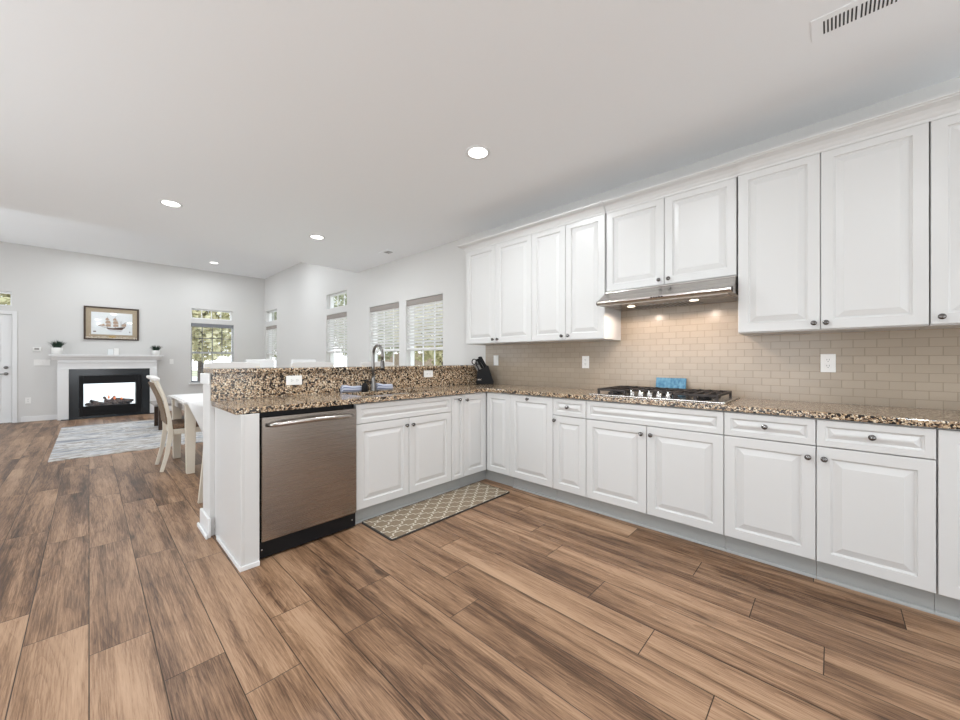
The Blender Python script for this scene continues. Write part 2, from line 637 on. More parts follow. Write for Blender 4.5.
# floor: one mesh of planks laid along y
def make_floor():
    W, L = 0.191, 1.235
    offs = {-2: 2.73, -1: 2.435, 0: 2.168, 1: 1.795, 2: 1.514, 3: 1.874, 4: 1.534, 5: 1.78, 6: 1.28, 7: 1.54, 8: 0.571, 9: 0.89,
            10: 0.026, 11: 0.281, 12: 0.56, 13: 1.0}
    rnd = random.Random(11)
    verts, faces, uvs, eds, cols = [], [], [], [], []
    for k in range(-15, 18):
        off = offs.get(k, rnd.uniform(0, L))
        x0, x1 = k * W, (k + 1) * W
        j = -20
        while True:
            y0 = off + j * L
            y1 = y0 + L
            j += 1
            if y1 < YB - 0.1:
                continue
            if y0 > YF + 0.5:
                break
            i = len(verts)
            verts += [(x0, y0, 0), (x1, y0, 0), (x1, y1, 0), (x0, y1, 0)]
            faces.append((i, i + 1, i + 2, i + 3))
            ou, ov = rnd.uniform(0, 50), rnd.uniform(0, 50)
            uvs.append([(ou, ov), (ou, ov + W), (ou + L, ov + W), (ou + L, ov)])
            eds.append([(0, 0), (0, 1), (1, 1), (1, 0)])
            cols.append((rnd.random(), rnd.random(), rnd.random(), 1))
    # underside so that the floor has thickness
    i = len(verts)
    a, b_, c, d = -15 * W, 18 * W, YB - 0.9, YF + 0.9
    verts += [(a, c, -0.1), (b_, c, -0.1), (b_, d, -0.1), (a, d, -0.1)]
    faces.append((i + 3, i + 2, i + 1, i))
    uvs.append([(0, 0)] * 4)
    eds.append([(0.5, 0.5)] * 4)
    cols.append((0, 0, 0, 1))
    me = bpy.data.meshes.new('floor')
    me.from_pydata(verts, [], faces)
    me.uv_layers.new(name='UVMap')
    me.uv_layers.new(name='edge')
    me.color_attributes.new('plank', 'FLOAT_COLOR', 'CORNER')
    u1, u2, ca = me.uv_layers['UVMap'], me.uv_layers['edge'], me.color_attributes['plank']
    li = 0
    for fi in range(len(faces)):
        for q in range(4):
            u1.data[li].uv = uvs[fi][q]
            u2.data[li].uv = eds[fi][q]
            ca.data[li].color = cols[fi]
            li += 1
    me.materials.append(M['floor'])
    o = bpy.data.objects.new('floor', me)
    C.objects.link(o)
    return o
struct(make_floor(), 'brown oak plank floor with staggered joints', 'floor')

def wall_holes(name, axis, plane, thick, a0, a1, z0, z1, holes, mat='wall'):
    """wall in plane x=plane (axis 'x') or y=plane; along a; holes (a0,a1,z0,z1)"""
    mb = MB()
    As = sorted({a0, a1, *[h[0] for h in holes], *[h[1] for h in holes]})
    Zs = sorted({z0, z1, *[h[2] for h in holes], *[h[3] for h in holes]})
    def P(a, t, z):
        return (plane + t, a, z) if axis == 'x' else (a, plane + t, z)
    def inhole(a, z):
        return any(h[0] < a < h[1] and h[2] < z < h[3] for h in holes)
    for i in range(len(As) - 1):
        for j in range(len(Zs) - 1):
            if inhole((As[i] + As[i + 1]) / 2, (Zs[j] + Zs[j + 1]) / 2):
                continue
            for t in (0, thick):
                mb.quad([P(As[i], t, Zs[j]), P(As[i + 1], t, Zs[j]), P(As[i + 1], t, Zs[j + 1]), P(As[i], t, Zs[j + 1])])
    for h in holes + [(a0, a1, z0, z1)]:
        mb.quad([P(h[0], 0, h[2]), P(h[1], 0, h[2]), P(h[1], thick, h[2]), P(h[0], thick, h[2])])
        mb.quad([P(h[0], 0, h[3]), P(h[1], 0, h[3]), P(h[1], thick, h[3]), P(h[0], thick, h[3])])
        mb.quad([P(h[0], 0, h[2]), P(h[0], 0, h[3]), P(h[0], thick, h[3]), P(h[0], thick, h[2])])
        mb.quad([P(h[1], 0, h[2]), P(h[1], 0, h[3]), P(h[1], thick, h[3]), P(h[1], thick, h[2])])
    import bmesh
    o = mb.build(name, mat)
    bm = bmesh.new()
    bm.from_mesh(o.data)
    bmesh.ops.remove_doubles(bm, verts=bm.verts, dist=1e-5)
    bmesh.ops.recalc_face_normals(bm, faces=bm.faces)
    bm.to_mesh(o.data)
    bm.free()
    return o

W1 = (4.86, 5.74)
W2 = (3.83, 4.68)
W3 = (6.55, 7.41)
W4 = (10.29, 11.12)
RH = [(W1[0], W1[1], 0.63, 2.09), (W2[0], W2[1], 0.63, 2.09), (W3[0], W3[1], 0.63, 2.09), (W3[0], W3[1], 2.21, 2.50),
      (W4[0], W4[1], 0.63, 2.09), (W4[0], W4[1], 2.21, 2.50)]
struct(wall_holes('wall_right', 'x', WX, 0.16, YB - 0.16, YF + 0.16, 0, CF, RH), 'warm white wall behind the cabinets with four windows', 'wall')
FH = [(1.70, 2.58, 0.63, 2.09), (1.70, 2.55, 2.20, 2.445), (-1.92, -1.0, 0.0, 2.05), (-1.92, -1.0, 2.205, 2.475), (-0.12, 0.76, 0.12, 0.84)]
struct(wall_holes('wall_far', 'y', YF, 0.16, XL - 0.16, WX, 0, CF, FH), 'white far wall holding the fireplace', 'wall')
struct(wall_holes('wall_left', 'x', XL - 0.16, 0.16, YB, YF, 0, CF, [(0.1, 4.3, 0.2, 2.3), (6.9, 10.3, 0.2, 2.3)]), 'white wall out of view', 'wall')
struct(wall_holes('wall_back', 'y', YB - 0.16, 0.16, XL, WX, 0, CF, [(-1.2, 2.4, 0.2, 2.3)]), 'white wall behind the camera', 'wall')
struct(B(XL, WX, YB, YS, CZ, CZ + 0.12).build('ceiling', 'ceiling'), 'low white kitchen ceiling', 'ceiling')
struct(B(XL, WX, YS - 0.12, YS, CZ + 0.12, CF).build('trim_1', 'ceiling'), 'step between the two ceilings', 'trim')
struct(B(XL - 0.16, WX + 0.16, YS - 0.12, YF + 0.16, CF, CF + 0.1).build('ceiling', 'ceiling'), 'higher white living room ceiling', 'ceiling')

# exterior ground
struct(B(-30, 60, 11.43, 60, -0.25, -0.12).build('ground', 'grass'), 'lawn beyond the far wall', 'ground')
struct(B(3.47, 60, -20, 11.42, -0.25, -0.12).build('ground', 'grass'), 'lawn outside the window wall', 'ground')
struct(B(-2.6, 6.5, 11.43, 34, -0.118, -0.04).build('path', 'patio'), 'pale concrete patio seen through the firebox', 'patio')

def baseboard(name, x0, x1, y0, y1, label):
    return struct(B(x0, x1, y0, y1, 0, 0.10).build(name, 'trim', bevel=0.004), label, 'baseboard')
baseboard('baseboard_far', -0.90, -0.44, YF - 0.014, YF, 'white skirting left of the fireplace')
baseboard('baseboard_far', 1.08, WX, YF - 0.014, YF, 'white skirting right of the fireplace')
baseboard('baseboard_right', WX - 0.014, WX, 3.30, YF - 0.015, 'white skirting below the windows')

# half wall behind the sink run
HW0, HW1, HZ = 3.05, 3.27, 1.098
struct(B(0.562, WX, HW0, HW1, 0, HZ).build('wall_half', 'wall'), 'half wall under the raised granite ledge', 'wall')
struct(B(0.545, 0.562, HW0 - 0.035, HW1 + 0.012, 0, 0.13).build('baseboard_half', 'trim', bevel=0.004), 'white skirting round the half wall end', 'baseboard')
struct(B(0.562, WX - 0.02, HW1, HW1 + 0.014, 0, 0.13).build('baseboard_half', 'trim', bevel=0.004), 'white skirting behind the half wall', 'baseboard')
struct(B(0.530, 0.5445, HW0 - 0.048, HW1 + 0.026, 0, 0.03).build('trim_2', 'trim', bevel=0.006), 'shoe moulding at the half wall end', 'trim')
struct(B(0.548, 0.562, HW0 - 0.02, HW1 + 0.02, HZ - 0.075, HZ - 0.001).build('trim_3', 'trim', bevel=0.006), 'trim block under the ledge end', 'trim')

# backsplash tile panel
struct(B(WX - 0.012, WX, -1.2, 3.032, 0.915, 1.640).build('wall_tile', 'tile'), 'beige subway tile backsplash', 'backsplash')

# windows -------------------------------------------------------------
def window(n, axis, a0, a1, z0, z1, label, rail=None, cols=3, rows=0, sill=True):
    """origin at the middle of the bottom, on the inner wall plane; local x along, local y outward"""
    if axis == 'x':
        loc, rot = (WX, (a0 + a1) / 2, z0), -PI / 2
    else:
        loc, rot = ((a0 + a1) / 2, YF, z0), 0.0
    e = sempty('window_%d' % n, loc, rot, label, 'window')
    h, hw = z1 - z0, (a1 - a0) / 2
    t = 0.028
    f = MB()
    y0, y1 = 0.07, 0.13
    f.box(-hw, -hw + t, y0, y1, 0, h).box(hw - t, hw, y0, y1, 0, h).box(-hw + t, hw - t, y0, y1, 0, t).box(-hw + t, hw - t, y0, y1, h - t, h)
    if rail:
        f.box(-hw + t, hw - t, y0 + 0.005, y1 - 0.01, rail - z0 - 0.022, rail - z0 + 0.022)
    f.build('window_frame', 'vinyl', e, bevel=0.002)
    if cols > 1:
        mu = MB()
        for k in range(1, cols):
            x = -hw + t + (2 * hw - 2 * t) * k / cols
            mu.box(x - 0.008, x + 0.008, 0.092, 0.106, t, h - t)
        if rows:
            top = rail - z0 if rail else 0
            for (b0, b1) in (((top, h), (0, top)) if rail else ((0, h),)):
                for r in range(1, rows):
                    z = b0 + (b1 - b0) * r / rows
                    mu.box(-hw + t, hw - t, 0.0925, 0.1055, z - 0.008, z + 0.008)
        mu.build('muntin', 'greyvinyl' if n == 7 else 'vinyl', e)
    B(-hw + t * 0.5, hw - t * 0.5, 0.098, 0.1, t * 0.5, h - t * 0.5).build('pane', 'glass', e)
    if sill:
        B(-hw - 0.05, hw + 0.05, -0.045, 0.0, -0.03, 0.0).build('window_sill', 'trim', e, bevel=0.004)
    return e
window(1, 'x', *W1, 0.63, 2.09, 'second window from the cabinets, behind the faucet', 1.35, 3, 2)
window(2, 'x', *W2, 0.63, 2.09, 'window nearest the wall cabinets', 1.35, 3, 2)
window(3, 'x', *W3, 0.63, 2.09, 'living room side window under a transom', 1.35, 3, 2)
window(4, 'x', *W3, 2.21, 2.50, 'transom above the middle side window', None, 3, 0, False)
window(5, 'x', *W4, 0.63, 2.09, 'side window next to the far corner', 1.35, 3, 2)
window(6, 'x', *W4, 2.21, 2.50, 'transom above the window at the far corner', None, 3, 0, False)
window(7, 'y', 1.70, 2.58, 0.63, 2.09, 'window on the fireplace wall', 1.37, 4, 2)
window(8, 'y', 1.70, 2.55, 2.20, 2.445, 'transom above the fireplace wall window', None, 4, 0, False)
window(9, 'y', -1.92, -1.0, 2.205, 2.475, 'transom above the patio door', None, 3, 0, False)

def blind(axis, a0, a1, z1, zb, label, slat_mat, val_mat, tilt, pitch=0.048, full=False):
    if axis == 'x':
        loc, rot = (WX, (a0 + a1) / 2, z1), -PI / 2
    else:
        loc, rot = ((a0 + a1) / 2, YF, z1), 0.0
    e = thing('window_blind', label, 'blind', loc, rot, 'horizontal slat window blinds')
    hw = (a1 - a0) / 2 - 0.006
    B(-hw, hw, 0.003, 0.045, -0.085, -0.004).build('valance', val_mat, e, bevel=0.003)
    s = MB()
    z = -0.10
    while z > (zb - z1) + 0.04:
        R_ = Matrix.Translation((0, 0.035, z)) @ Matrix.Rotation(tilt, 4, 'X')
        s.box(-hw + 0.006, hw - 0.006, -0.024, 0.024, -0.0015, 0.0015, R_)
        z -= pitch
    s.build('slats', slat_mat, e)
    B(-hw + 0.004, hw - 0.004, 0.018, 0.052, zb - z1, zb - z1 + 0.024).build('bottom_rail', slat_mat, e, bevel=0.003)
    c = MB()
    for x in (-hw * 0.62, 0, hw * 0.62) if not full else (-hw * 0.62, hw * 0.62):
        c.tube([(x, 0.009, -0.08), (x, 0.009, zb - z1 + 0.01)], 0.0014, 5)
        c.tube([(x, 0.061, -0.08), (x, 0.061, zb - z1 + 0.01)], 0.0014, 5)
    c.build('lift_cord', slat_mat, e)
    return e
blind('x', *W2, 2.088, 1.345, 'white slat blind, half lowered, on the window nearest the wall cabinets', 'slat', 'valance', math.radians(-38))
blind('x', *W1, 2.088, 1.335, 'white slat blind, half lowered, in the window directly behind the faucet', 'slat', 'valance', math.radians(-38))
blind('x', *W3, 2.088, 1.345, 'white slat blind with headrail coloured brownish for shade under the middle side transom', 'slat', 'valance', math.radians(-38))
blind('x', *W4, 2.088, 1.345, 'white slat blind in the side window next to the far corner', 'slat', 'valance', math.radians(-38))
blind('y', 1.70, 2.58, 2.088, 0.66, 'grey slat blind, fully lowered with open slats, right of the fireplace', 'greyvinyl', 'greyvinyl', 0.0, 0.045, True)

# door in far wall
d = sempty('door_1', (-1.46, YF, 0), 0, 'white patio side door at the edge of the view', 'door')
B(-0.455, 0.455, 0.02, 0.06, 0.012, 2.045).build('door_leaf', 'trim', d, bevel=0.003)
pn = MB()
def ring_rect(x0, x1, z0, z1, prof):
    return [[(x0 + i, y, z0 + i), (x1 - i, y, z0 + i), (x1 - i, y, z1 - i), (x0 + i, y, z1 - i)] for i, y in prof]
for (a, b_, c0, c1) in ((-0.33, 0.33, 0.22, 0.92), (-0.33, 0.33, 1.12, 1.86)):
    pn.rings(ring_rect(a, b_, c0, c1, [(0, 0.0195), (0.012, 0.010), (0.03, 0.010), (0.05, 0.019)]), False, False)
pn.build('door_panel', 'trim', d)
B(-0.455, 0.455, -0.01, 0.14, 0.0, 0.011).build('threshold', 'steel_plain', d)
hb = MB().lathe([(0.0, -0.03), (0.024, -0.028), (0.027, -0.01), (0.03, 0.018)], 16, (0.385, 0, 1.05), 'y')
hb.build('deadbolt', 'nickel', d)
hl = MB().lathe([(0.0, -0.012), (0.027, -0.01), (0.03, 0.018)], 16, (0.385, 0, 0.93), 'y')
hl.tube([(0.385, -0.01, 0.93), (0.385, -0.045, 0.93), (0.35, -0.05, 0.93), (0.28, -0.047, 0.925)], 0.009, 8)
hl.build('door_handle', 'nickel', d)
cs = MB().box(0.4605, 0.52, -0.016, -0.0005, 0, 2.115).box(-0.52, -0.4605, -0.016, -0.0005, 0, 2.115).box(-0.4605, 0.4605, -0.016, -0.0005, 2.0505, 2.115)
cs.build('door_frame', 'trim', d, bevel=0.003)

# ================================================================== CABINETS
FX = 2.677   # range-run door face
FYP = 2.458  # peninsula door face

def raised(mb, x0, x1, z0, z1, s=0.055, bev=0.030, y=0.0, th=0.02):
    """door or drawer front with a raised centre panel, front at y, back at y+th"""
    s = min(s, (x1 - x0) * 0.22, (z1 - z0) * 0.24)
    bev = min(bev, (x1 - x0) * 0.16, (z1 - z0) * 0.16)
    prof = [(0, th), (0, 0.003), (0.0012, 0.0010), (0.003, 0), (s, 0), (s + 0.002, 0.0065), (s + 0.010, 0.0105),
            (s + 0.010 + bev, 0.0012), (s + 0.013 + bev, 0.0)]
    mb.rings(ring_rect(x0, x1, z0, z1, [(i, y + q) for i, q in prof]))

knob_me = {}
def knob(parent, x, z, y=0.0):
    if 'm' not in knob_me:
        o = MB().lathe([(0.008, 0.0), (0.0075, -0.004), (0.005, -0.008), (0.005, -0.014), (0.0105, -0.017), (0.0145, -0.021),
                        (0.0145, -0.025), (0.010, -0.029), (0.0, -0.031)], 18, (0, 0, 0), 'y').build('knob', 'knob')
        knob_me['m'] = o.data
        C.objects.unlink(o)
        bpy.data.objects.remove(o)
    k = bpy.data.objects.new('knob', knob_me['m'])
    C.objects.link(k)
    k.parent = parent
    k.location = (x, y, z)
    return k

G = 0.0017
def front(parent, name, x0, x1, z0, z1, knobs=(), s=0.055, bev=0.030):
    mb = MB()
    raised(mb, x0 + G, x1 - G, z0, z1, s, bev)
    o = mb.build(name, 'cab', parent)
    for (kx, kz) in knobs:
        knob(o, kx, kz)
    return o

ZD0, ZD1, ZR0, ZR1 = 0.117, 0.7275, 0.7320, 0.872
def base_cabinet(run, a0, a1, label, depth=0.585, kick=True, body=(0, 0), hollow=None):
    """a0..a1 = extent along local x from its own left; returns empty + width"""
    wd = abs(a1 - a0)
    if run == 'range':
        e = thing('base_cabinet', label, 'cabinet', (FX, a0, 0), -PI / 2, 'white base cabinets')
    else:
        e = thing('base_cabinet', label, 'cabinet', (a0, FYP, 0), 0, 'white base cabinets')
    z1 = 0.8795
    b = MB()
    x0, x1 = 0.0006 + body[0], wd - 0.0006 - body[1]
    if hollow:   # leave room for sink / cooktop from above
        b.box(x0, x1, 0.032, 0.04, 0.11, z1).box(x0, x0 + 0.016, 0.04, depth, 0.11, z1).box(x1 - 0.016, x1, 0.04, depth, 0.11, z1)
        b.box(x0 + 0.016, x1 - 0.016, 0.04, depth, 0.11, 0.13).box(x0 + 0.016, x1 - 0.016, depth - 0.012, depth, 0.13, z1)
    else:
        b.box(x0, x1, 0.032, depth, 0.11, z1)
    b.build('body', 'cab', e)
    if kick:
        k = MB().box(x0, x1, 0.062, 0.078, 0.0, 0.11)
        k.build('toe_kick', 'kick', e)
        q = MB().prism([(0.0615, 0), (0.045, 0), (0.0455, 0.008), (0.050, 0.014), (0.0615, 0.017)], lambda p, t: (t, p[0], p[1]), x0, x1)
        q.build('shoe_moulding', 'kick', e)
    return e, wd

# peninsula run (left to right seen from the front)
e, wd = base_cabinet('pen', 1.309, 2.219, 'wide white sink cabinet right of the dishwasher with two doors below a blank front', 0.57, hollow=True)
front(e, 'drawer_front', 0, wd, ZR0, ZR1, (), 0.034, 0.020)
front(e, 'door', 0, wd / 2, ZD0, ZD1, [(wd / 2 - 0.030, 0.672)])
front(e, 'door', wd / 2, wd, ZD0, ZD1, [(wd / 2 + 0.030, 0.672)])
e, wd = base_cabinet('pen', 2.2195, 2.371, 'narrow white pull-out cabinet between sink cabinet and inner corner', 0.57)
front(e, 'door', 0, wd, ZD0, ZR1, [(wd / 2 + 0.012, 0.832)], 0.03, 0.018)
# corner unit: two leaves meeting at the inner corner
e = thing('base_cabinet', 'white corner cabinet with two narrow leaves meeting at the inner corner', 'cabinet', (2.3715, FYP, 0), 0, 'white base cabinets')
cb = MB().box(0.0006, FX + 0.024 - 2.3715, 0.024, 0.57, 0.11, 0.8795)
cb.box(FX + 0.024 - 2.3715, 0.91, -(FYP - 2.1635) + 0.0006, 0.57, 0.11, 0.8795)
cb.build('body', 'cab', e)
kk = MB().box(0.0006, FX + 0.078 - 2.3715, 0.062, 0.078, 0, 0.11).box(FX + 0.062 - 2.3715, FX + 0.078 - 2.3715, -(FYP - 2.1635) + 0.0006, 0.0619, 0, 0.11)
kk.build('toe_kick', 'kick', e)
front(e, 'door', 0, FX - 2.3715 - 0.004, ZD0, ZR1, [(0.028, 0.822)], 0.05, 0.026)
mb = MB()
raised(mb, G, FYP - 2.1635 - 0.004, ZD0, ZR1, 0.05, 0.026)
dr = mb.build('door', 'cab', e)
dr.location = (FX - 2.3715, -0.004, 0)
dr.rotation_euler = (0, 0, -PI / 2)

# range run, a0 = the end nearer the inner corner (largest y)
e, wd = base_cabinet('range', 2.163, 1.702, 'white cabinet with one full-height panel and top-centre knob, beside the inner corner')
front(e, 'door', 0, wd, ZD0, ZR1, [(wd * 0.45, 0.845)])
e, wd = base_cabinet('range', 1.7015, 1.401, 'narrow white cabinet with small drawer, left of the cooktop cabinet')
front(e, 'drawer', 0, wd, ZR0, ZR1, [(wd * 0.47, 0.807)], 0.034, 0.020)
front(e, 'door', 0, wd, ZD0, ZD1, [(0.022, 0.690)])
e, wd = base_cabinet('range', 1.4005, 0.485, 'wide white cabinet under the cooktop with two doors and blank front', hollow=True)
front(e, 'drawer_front', 0, wd, ZR0, ZR1, (), 0.034, 0.020)
front(e, 'door', 0, wd / 2, ZD0, ZD1, [(wd / 2 - 0.032, 0.672)])
front(e, 'door', wd / 2, wd, ZD0, ZD1, [(wd / 2 + 0.032, 0.672)])
e, wd = base_cabinet('range', 0.4845, 0.066, 'white cabinet just right of the cooktop, drawer over door, knob at upper right')
front(e, 'drawer', 0, wd, ZR0, ZR1, [(wd * 0.48, 0.807)], 0.034, 0.020)
front(e, 'door', 0, wd, ZD0, ZD1, [(wd - 0.032, 0.668)])
e, wd = base_cabinet('range', 0.0655, -0.345, 'white cabinet below the right duplex outlet, drawer over door, knob at upper left')
front(e, 'drawer', 0, wd, ZR0, ZR1, [(wd * 0.50, 0.807)], 0.034, 0.020)
front(e, 'door', 0, wd, ZD0, ZD1, [(0.032, 0.668)])
e, wd = base_cabinet('range', -0.3455, -0.76, 'white full-height panelled cabinet cut by the edge of view at right')
front(e, 'door', 0.0025, wd, ZD0, ZR1)

# peninsula end panel
e = thing('end_panel', 'white panel closing the peninsula left of the dishwasher', 'panel', (0.589, 2.415, 0))
B(0.0, 0.0145, 0.0, 0.634, 0.0, 0.8795).build('side_board', 'cab', e, bevel=0.002)
B(0.0145, 0.093, 0.0, 0.02, 0.0, 0.8795).build('front_stile', 'cab', e, bevel=0.002)
q = MB().box(-0.009, -0.0003, -0.010, 0.55, 0, 0.028).box(-0.0003, 0.093, -0.010, -0.0003, 0, 0.028)
q.build('shoe_moulding', 'trim', e, bevel=0.003)

# dishwasher
e = thing('dishwasher', 'stainless steel dishwasher with curved towel-bar handle', 'dishwasher', (0.684, FYP, 0))
dw = 1.3075 - 0.684
B(0.002, dw - 0.002, 0.03, 0.56, 0.012, 0.878).build('body', 'black', e)
B(0.016, dw - 0.005, -0.018, 0.028, 0.112, 0.848).build('door', 'steel', e, bevel=0.004)
hpts = []
for i in range(17):
    t = i / 16
    x = 0.045 + (dw - 0.085) * t
    y = -0.022 - 0.045 * math.sin(PI * t) ** 0.35
    z = 0.802 + 0.010 * math.sin(PI * t)
    hpts.append((x, y, z))
h = MB().tube(hpts, [0.012] + [0.015] * 15 + [0.012], 14)
h.build('handle', 'steel_h', e)
B(0.004, dw - 0.004, 0.0, 0.03, 0.012, 0.106).build('kick_plate', 'black', e, bevel=0.002)
for x in (0.022, dw - 0.03):
    MB().lathe([(0.0055, 0.0), (0.005, -0.002), (0.0, -0.003)], 10, (x, -0.0005, 0.062), 'y').build('screw', 'steel_plain', e)

# wall cabinets --------------------------------------------------------
UX = 2.96
UZ0, UZ1 = 1.366, 2.425
def wall_cabinet(a0, a1, label, fx=UX, z0=UZ0, z1=UZ1, doors=()):
    e = thing('wall_cabinet', label, 'cabinet', (fx, a0, z0), -PI / 2, 'white wall cabinets')
    wd = a0 - a1
    B(0.0006, wd - 0.0006, 0.023, WX - fx - 0.0135, 0.0, z1 - z0 + 0.012).build('body', 'cab', e, bevel=0.0015)
    for (x0, x1, kx) in doors:
        front(e, 'door', x0 * wd, x1 * wd, 0.006, z1 - z0 - 0.006, [(kx * wd + 0, 0.042)] if kx is not None else ())
    return e
wall_cabinet(3.028, 2.121, 'white wall cabinet at the window end of the row', doors=((0, 0.49, 0.455), (0.49, 1, 0.525)))
wall_cabinet(2.1205, 1.378, 'white wall cabinet directly left of the range hood', doors=((0, 0.5, 0.455), (0.5, 1, 0.545)))
wall_cabinet(1.3715, 0.4645, 'short white wall cabinet above the range hood', fx=2.972, z0=1.752, z1=2.425, doors=((0, 0.5, 0.463), (0.5, 1, 0.537)))
wall_cabinet(0.4575, -0.358, 'white two-door wall cabinet directly right of the range hood', doors=((0, 0.495, 0.46), (0.495, 1, 0.525)))
wall_cabinet(-0.3605, -0.80, 'white wall cabinet cut by the edge of view at upper right', doors=((0, 1, 0.08),))

def crown(a0, a1, fx, label, lret=False, rret=False):
    prof = [(0.0, -0.018), (-0.006, -0.018), (-0.008, -0.004), (-0.014, 0.004), (-0.020, 0.016), (-0.036, 0.034), (-0.058, 0.044),
            (-0.066, 0.046), (-0.070, 0.052), (-0.078, 0.054), (-0.078, 0.064), (0.02, 0.064), (0.02, 0.012), (0.0, 0.012)]
    e = thing('crown_moulding', label, 'moulding', (fx, a0, UZ1), -PI / 2, 'crown moulding on the wall cabinets')
    wd = a0 - a1
    m = MB()
    l_ = [(p[0] if lret else 0.0, p[0], p[1]) for p in prof]
    r_ = [(wd - p[0] if rret else wd, p[0], p[1]) for p in prof]
    rings = []
    if lret:
        rings.append([(p[0], WX - fx - 0.003, p[1]) for p in prof])
    rings.append([(a, b_, c) for a, b_, c in l_])
    rings.append([(a, b_, c) for a, b_, c in r_])
    if rret:
        rings.append([(wd - p[0], 0.06, p[1]) for p in prof])
    m.rings(rings)
    m.build('moulding_run', 'cab', e)
    return e
crown(3.028, 1.3725, UX - 0.001, 'white crown moulding over the wall cabinets left of the hood', lret=True)
crown(1.3720, 0.4585, 2.971, 'white crown moulding over the short cabinet above the hood')
crown(0.4575, -0.80, UX - 0.001, 'white crown moulding over the wall cabinets right of the hood')

# ================================================================== COUNTERS
SX0, SX1, SY0, SY1 = 1.44, 2.12, 2.56, 2.92
CKY0, CKY1, CKX0, CKX1 = 0.53, 1.36, 2.78, 3.20
def counter():
    """L shaped slab with cut-outs for sink and cooktop, as one closed mesh"""
    xs = [0.566, SX0, SX1, 2.66, CKX0, CKX1, 3.2875]
    ys = [-0.80, CKY0, CKY1, 2.438, SY0, SY1, 3.0295]
    def solid(i, j):
        if not (0 <= i < len(xs) - 1 and 0 <= j < len(ys) - 1):
            return False
        x, y = (xs[i] + xs[i + 1]) / 2, (ys[j] + ys[j + 1]) / 2
        if x < 2.66 and y < 2.438:
            return False
        if SX0 < x < SX1 and SY0 < y < SY1:
            return False
        if CKX0 < x < CKX1 and CKY0 < y < CKY1:
            return False
        return True
    m = MB()
    z0, z1 = 0.8802, 0.915
    for i in range(len(xs) - 1):
        for j in range(len(ys) - 1):
            if not solid(i, j):
                continue
            a, b_, c, d_ = xs[i], xs[i + 1], ys[j], ys[j + 1]
            m.quad([(a, c, z1), (b_, c, z1), (b_, d_, z1), (a, d_, z1)])
            m.quad([(a, c, z0), (a, d_, z0), (b_, d_, z0), (b_, c, z0)])
            if not solid(i - 1, j):
                m.quad([(a, c, z0), (a, c, z1), (a, d_, z1), (a, d_, z0)])
            if not solid(i + 1, j):
                m.quad([(b_, c, z0), (b_, d_, z0), (b_, d_, z1), (b_, c, z1)])
            if not solid(i, j - 1):
                m.quad([(a, c, z0), (b_, c, z0), (b_, c, z1), (a, c, z1)])
            if not solid(i, j + 1):
                m.quad([(a, d_, z0), (a, d_, z1), (b_, d_, z1), (b_, d_, z0)])
    return m
def weld(o):
    import bmesh
    bm = bmesh.new()
    bm.from_mesh(o.data)
    bmesh.ops.remove_doubles(bm, verts=bm.verts, dist=1e-5)
    bmesh.ops.recalc_face_normals(bm, faces=bm.faces)
    bm.to_mesh(o.data)
    bm.free()
    return o
o = weld(counter().build('countertop', 'granite', bevel=0.005, seg=2))
tag(o, 'L-shaped brown speckled granite countertop over the white base cabinets', 'countertop')
o = B(0.566, WX - 0.0135, 3.0305, 3.0495, 0.9155, HZ).build('granite_splashback', 'granite')
tag(o, 'upright speckled granite slab between countertop and raised ledge', 'splashback')
o = B(0.574, WX - 0.002, 3.005, 3.345, HZ + 0.0005, HZ + 0.032).build('bar_ledge', 'granite', bevel=0.006)
tag(o, 'raised speckled granite bar ledge on top of the half wall', 'ledge')

# sink
e = thing('sink', 'stainless undermount sink sunk in the granite behind the sink cabinet', 'sink', (SX0, SY0, 0.8795))
sw, sd = SX1 - SX0, SY1 - SY0
rr = [(-0.012, 0.0), (0.004, 0.0), (0.010, -0.012), (0.014, -0.17), (0.05, -0.20)]
m = MB()
m.rings([[(i, i, z), (sw - i, i, z), (sw - i, sd - i, z), (i, sd - i, z)] for i, z in rr], False, True)
m.build('basin', 'steel_plain', e)
MB().lathe([(0.045, 0.0), (0.042, 0.003), (0.03, 0.003), (0.02, -0.0005)], 16, (sw / 2, sd / 2, -0.1995)).build('drain', 'nickel', e)

# faucet
e = thing('faucet', 'tall brushed nickel gooseneck faucet behind the sink', 'faucet', (1.745, 2.972, 0.9155), math.radians(-5))
MB().lathe([(0.028, 0), (0.028, 0.006), (0.024, 0.012), (0.021, 0.06), (0.019, 0.10), (0.016, 0.13), (0.0, 0.13)], 18).build('body', 'nickel', e)
pts = [(0, 0, 0.12), (0, 0, 0.22), (0, 0, 0.315)]
for i in range(1, 13):
    a = PI * i / 12
    pts.append((0, -0.088 + 0.088 * math.cos(a), 0.315 + 0.088 * math.sin(a)))
pts += [(0, -0.177, 0.28)]
MB().tube(pts, 0.0125, 12).build('spout', 'nickel', e)
MB().tube([(0, -0.177, 0.279), (0, -0.177, 0.262), (0, -0.178, 0.215), (0, -0.178, 0.185)], [0.014, 0.0165, 0.018, 0.021], 14).build('spray_head', 'knob', e)
MB().tube([(-0.018, 0, 0.075), (-0.05, 0, 0.078), (-0.058, -0.01, 0.09), (-0.085, -0.02, 0.097)], [0.015, 0.012, 0.010, 0.007], 10).build('lever', 'knob', e)
# sponge / soap bottle beside the faucet base
e = thing('soap_dispenser', 'small black soap dispenser standing left of the faucet base', 'dispenser', (1.640, 2.930, 0.9155))
MB().lathe([(0.024, 0), (0.026, 0.004), (0.026, 0.055), (0.02, 0.068), (0.010, 0.074), (0, 0.074)], 16).build('bottle', 'black', e)
MB().lathe([(0.006, 0.0745), (0.006, 0.094), (0.013, 0.096), (0.013, 0.103), (0, 0.104)], 12).build('pump', 'black', e)

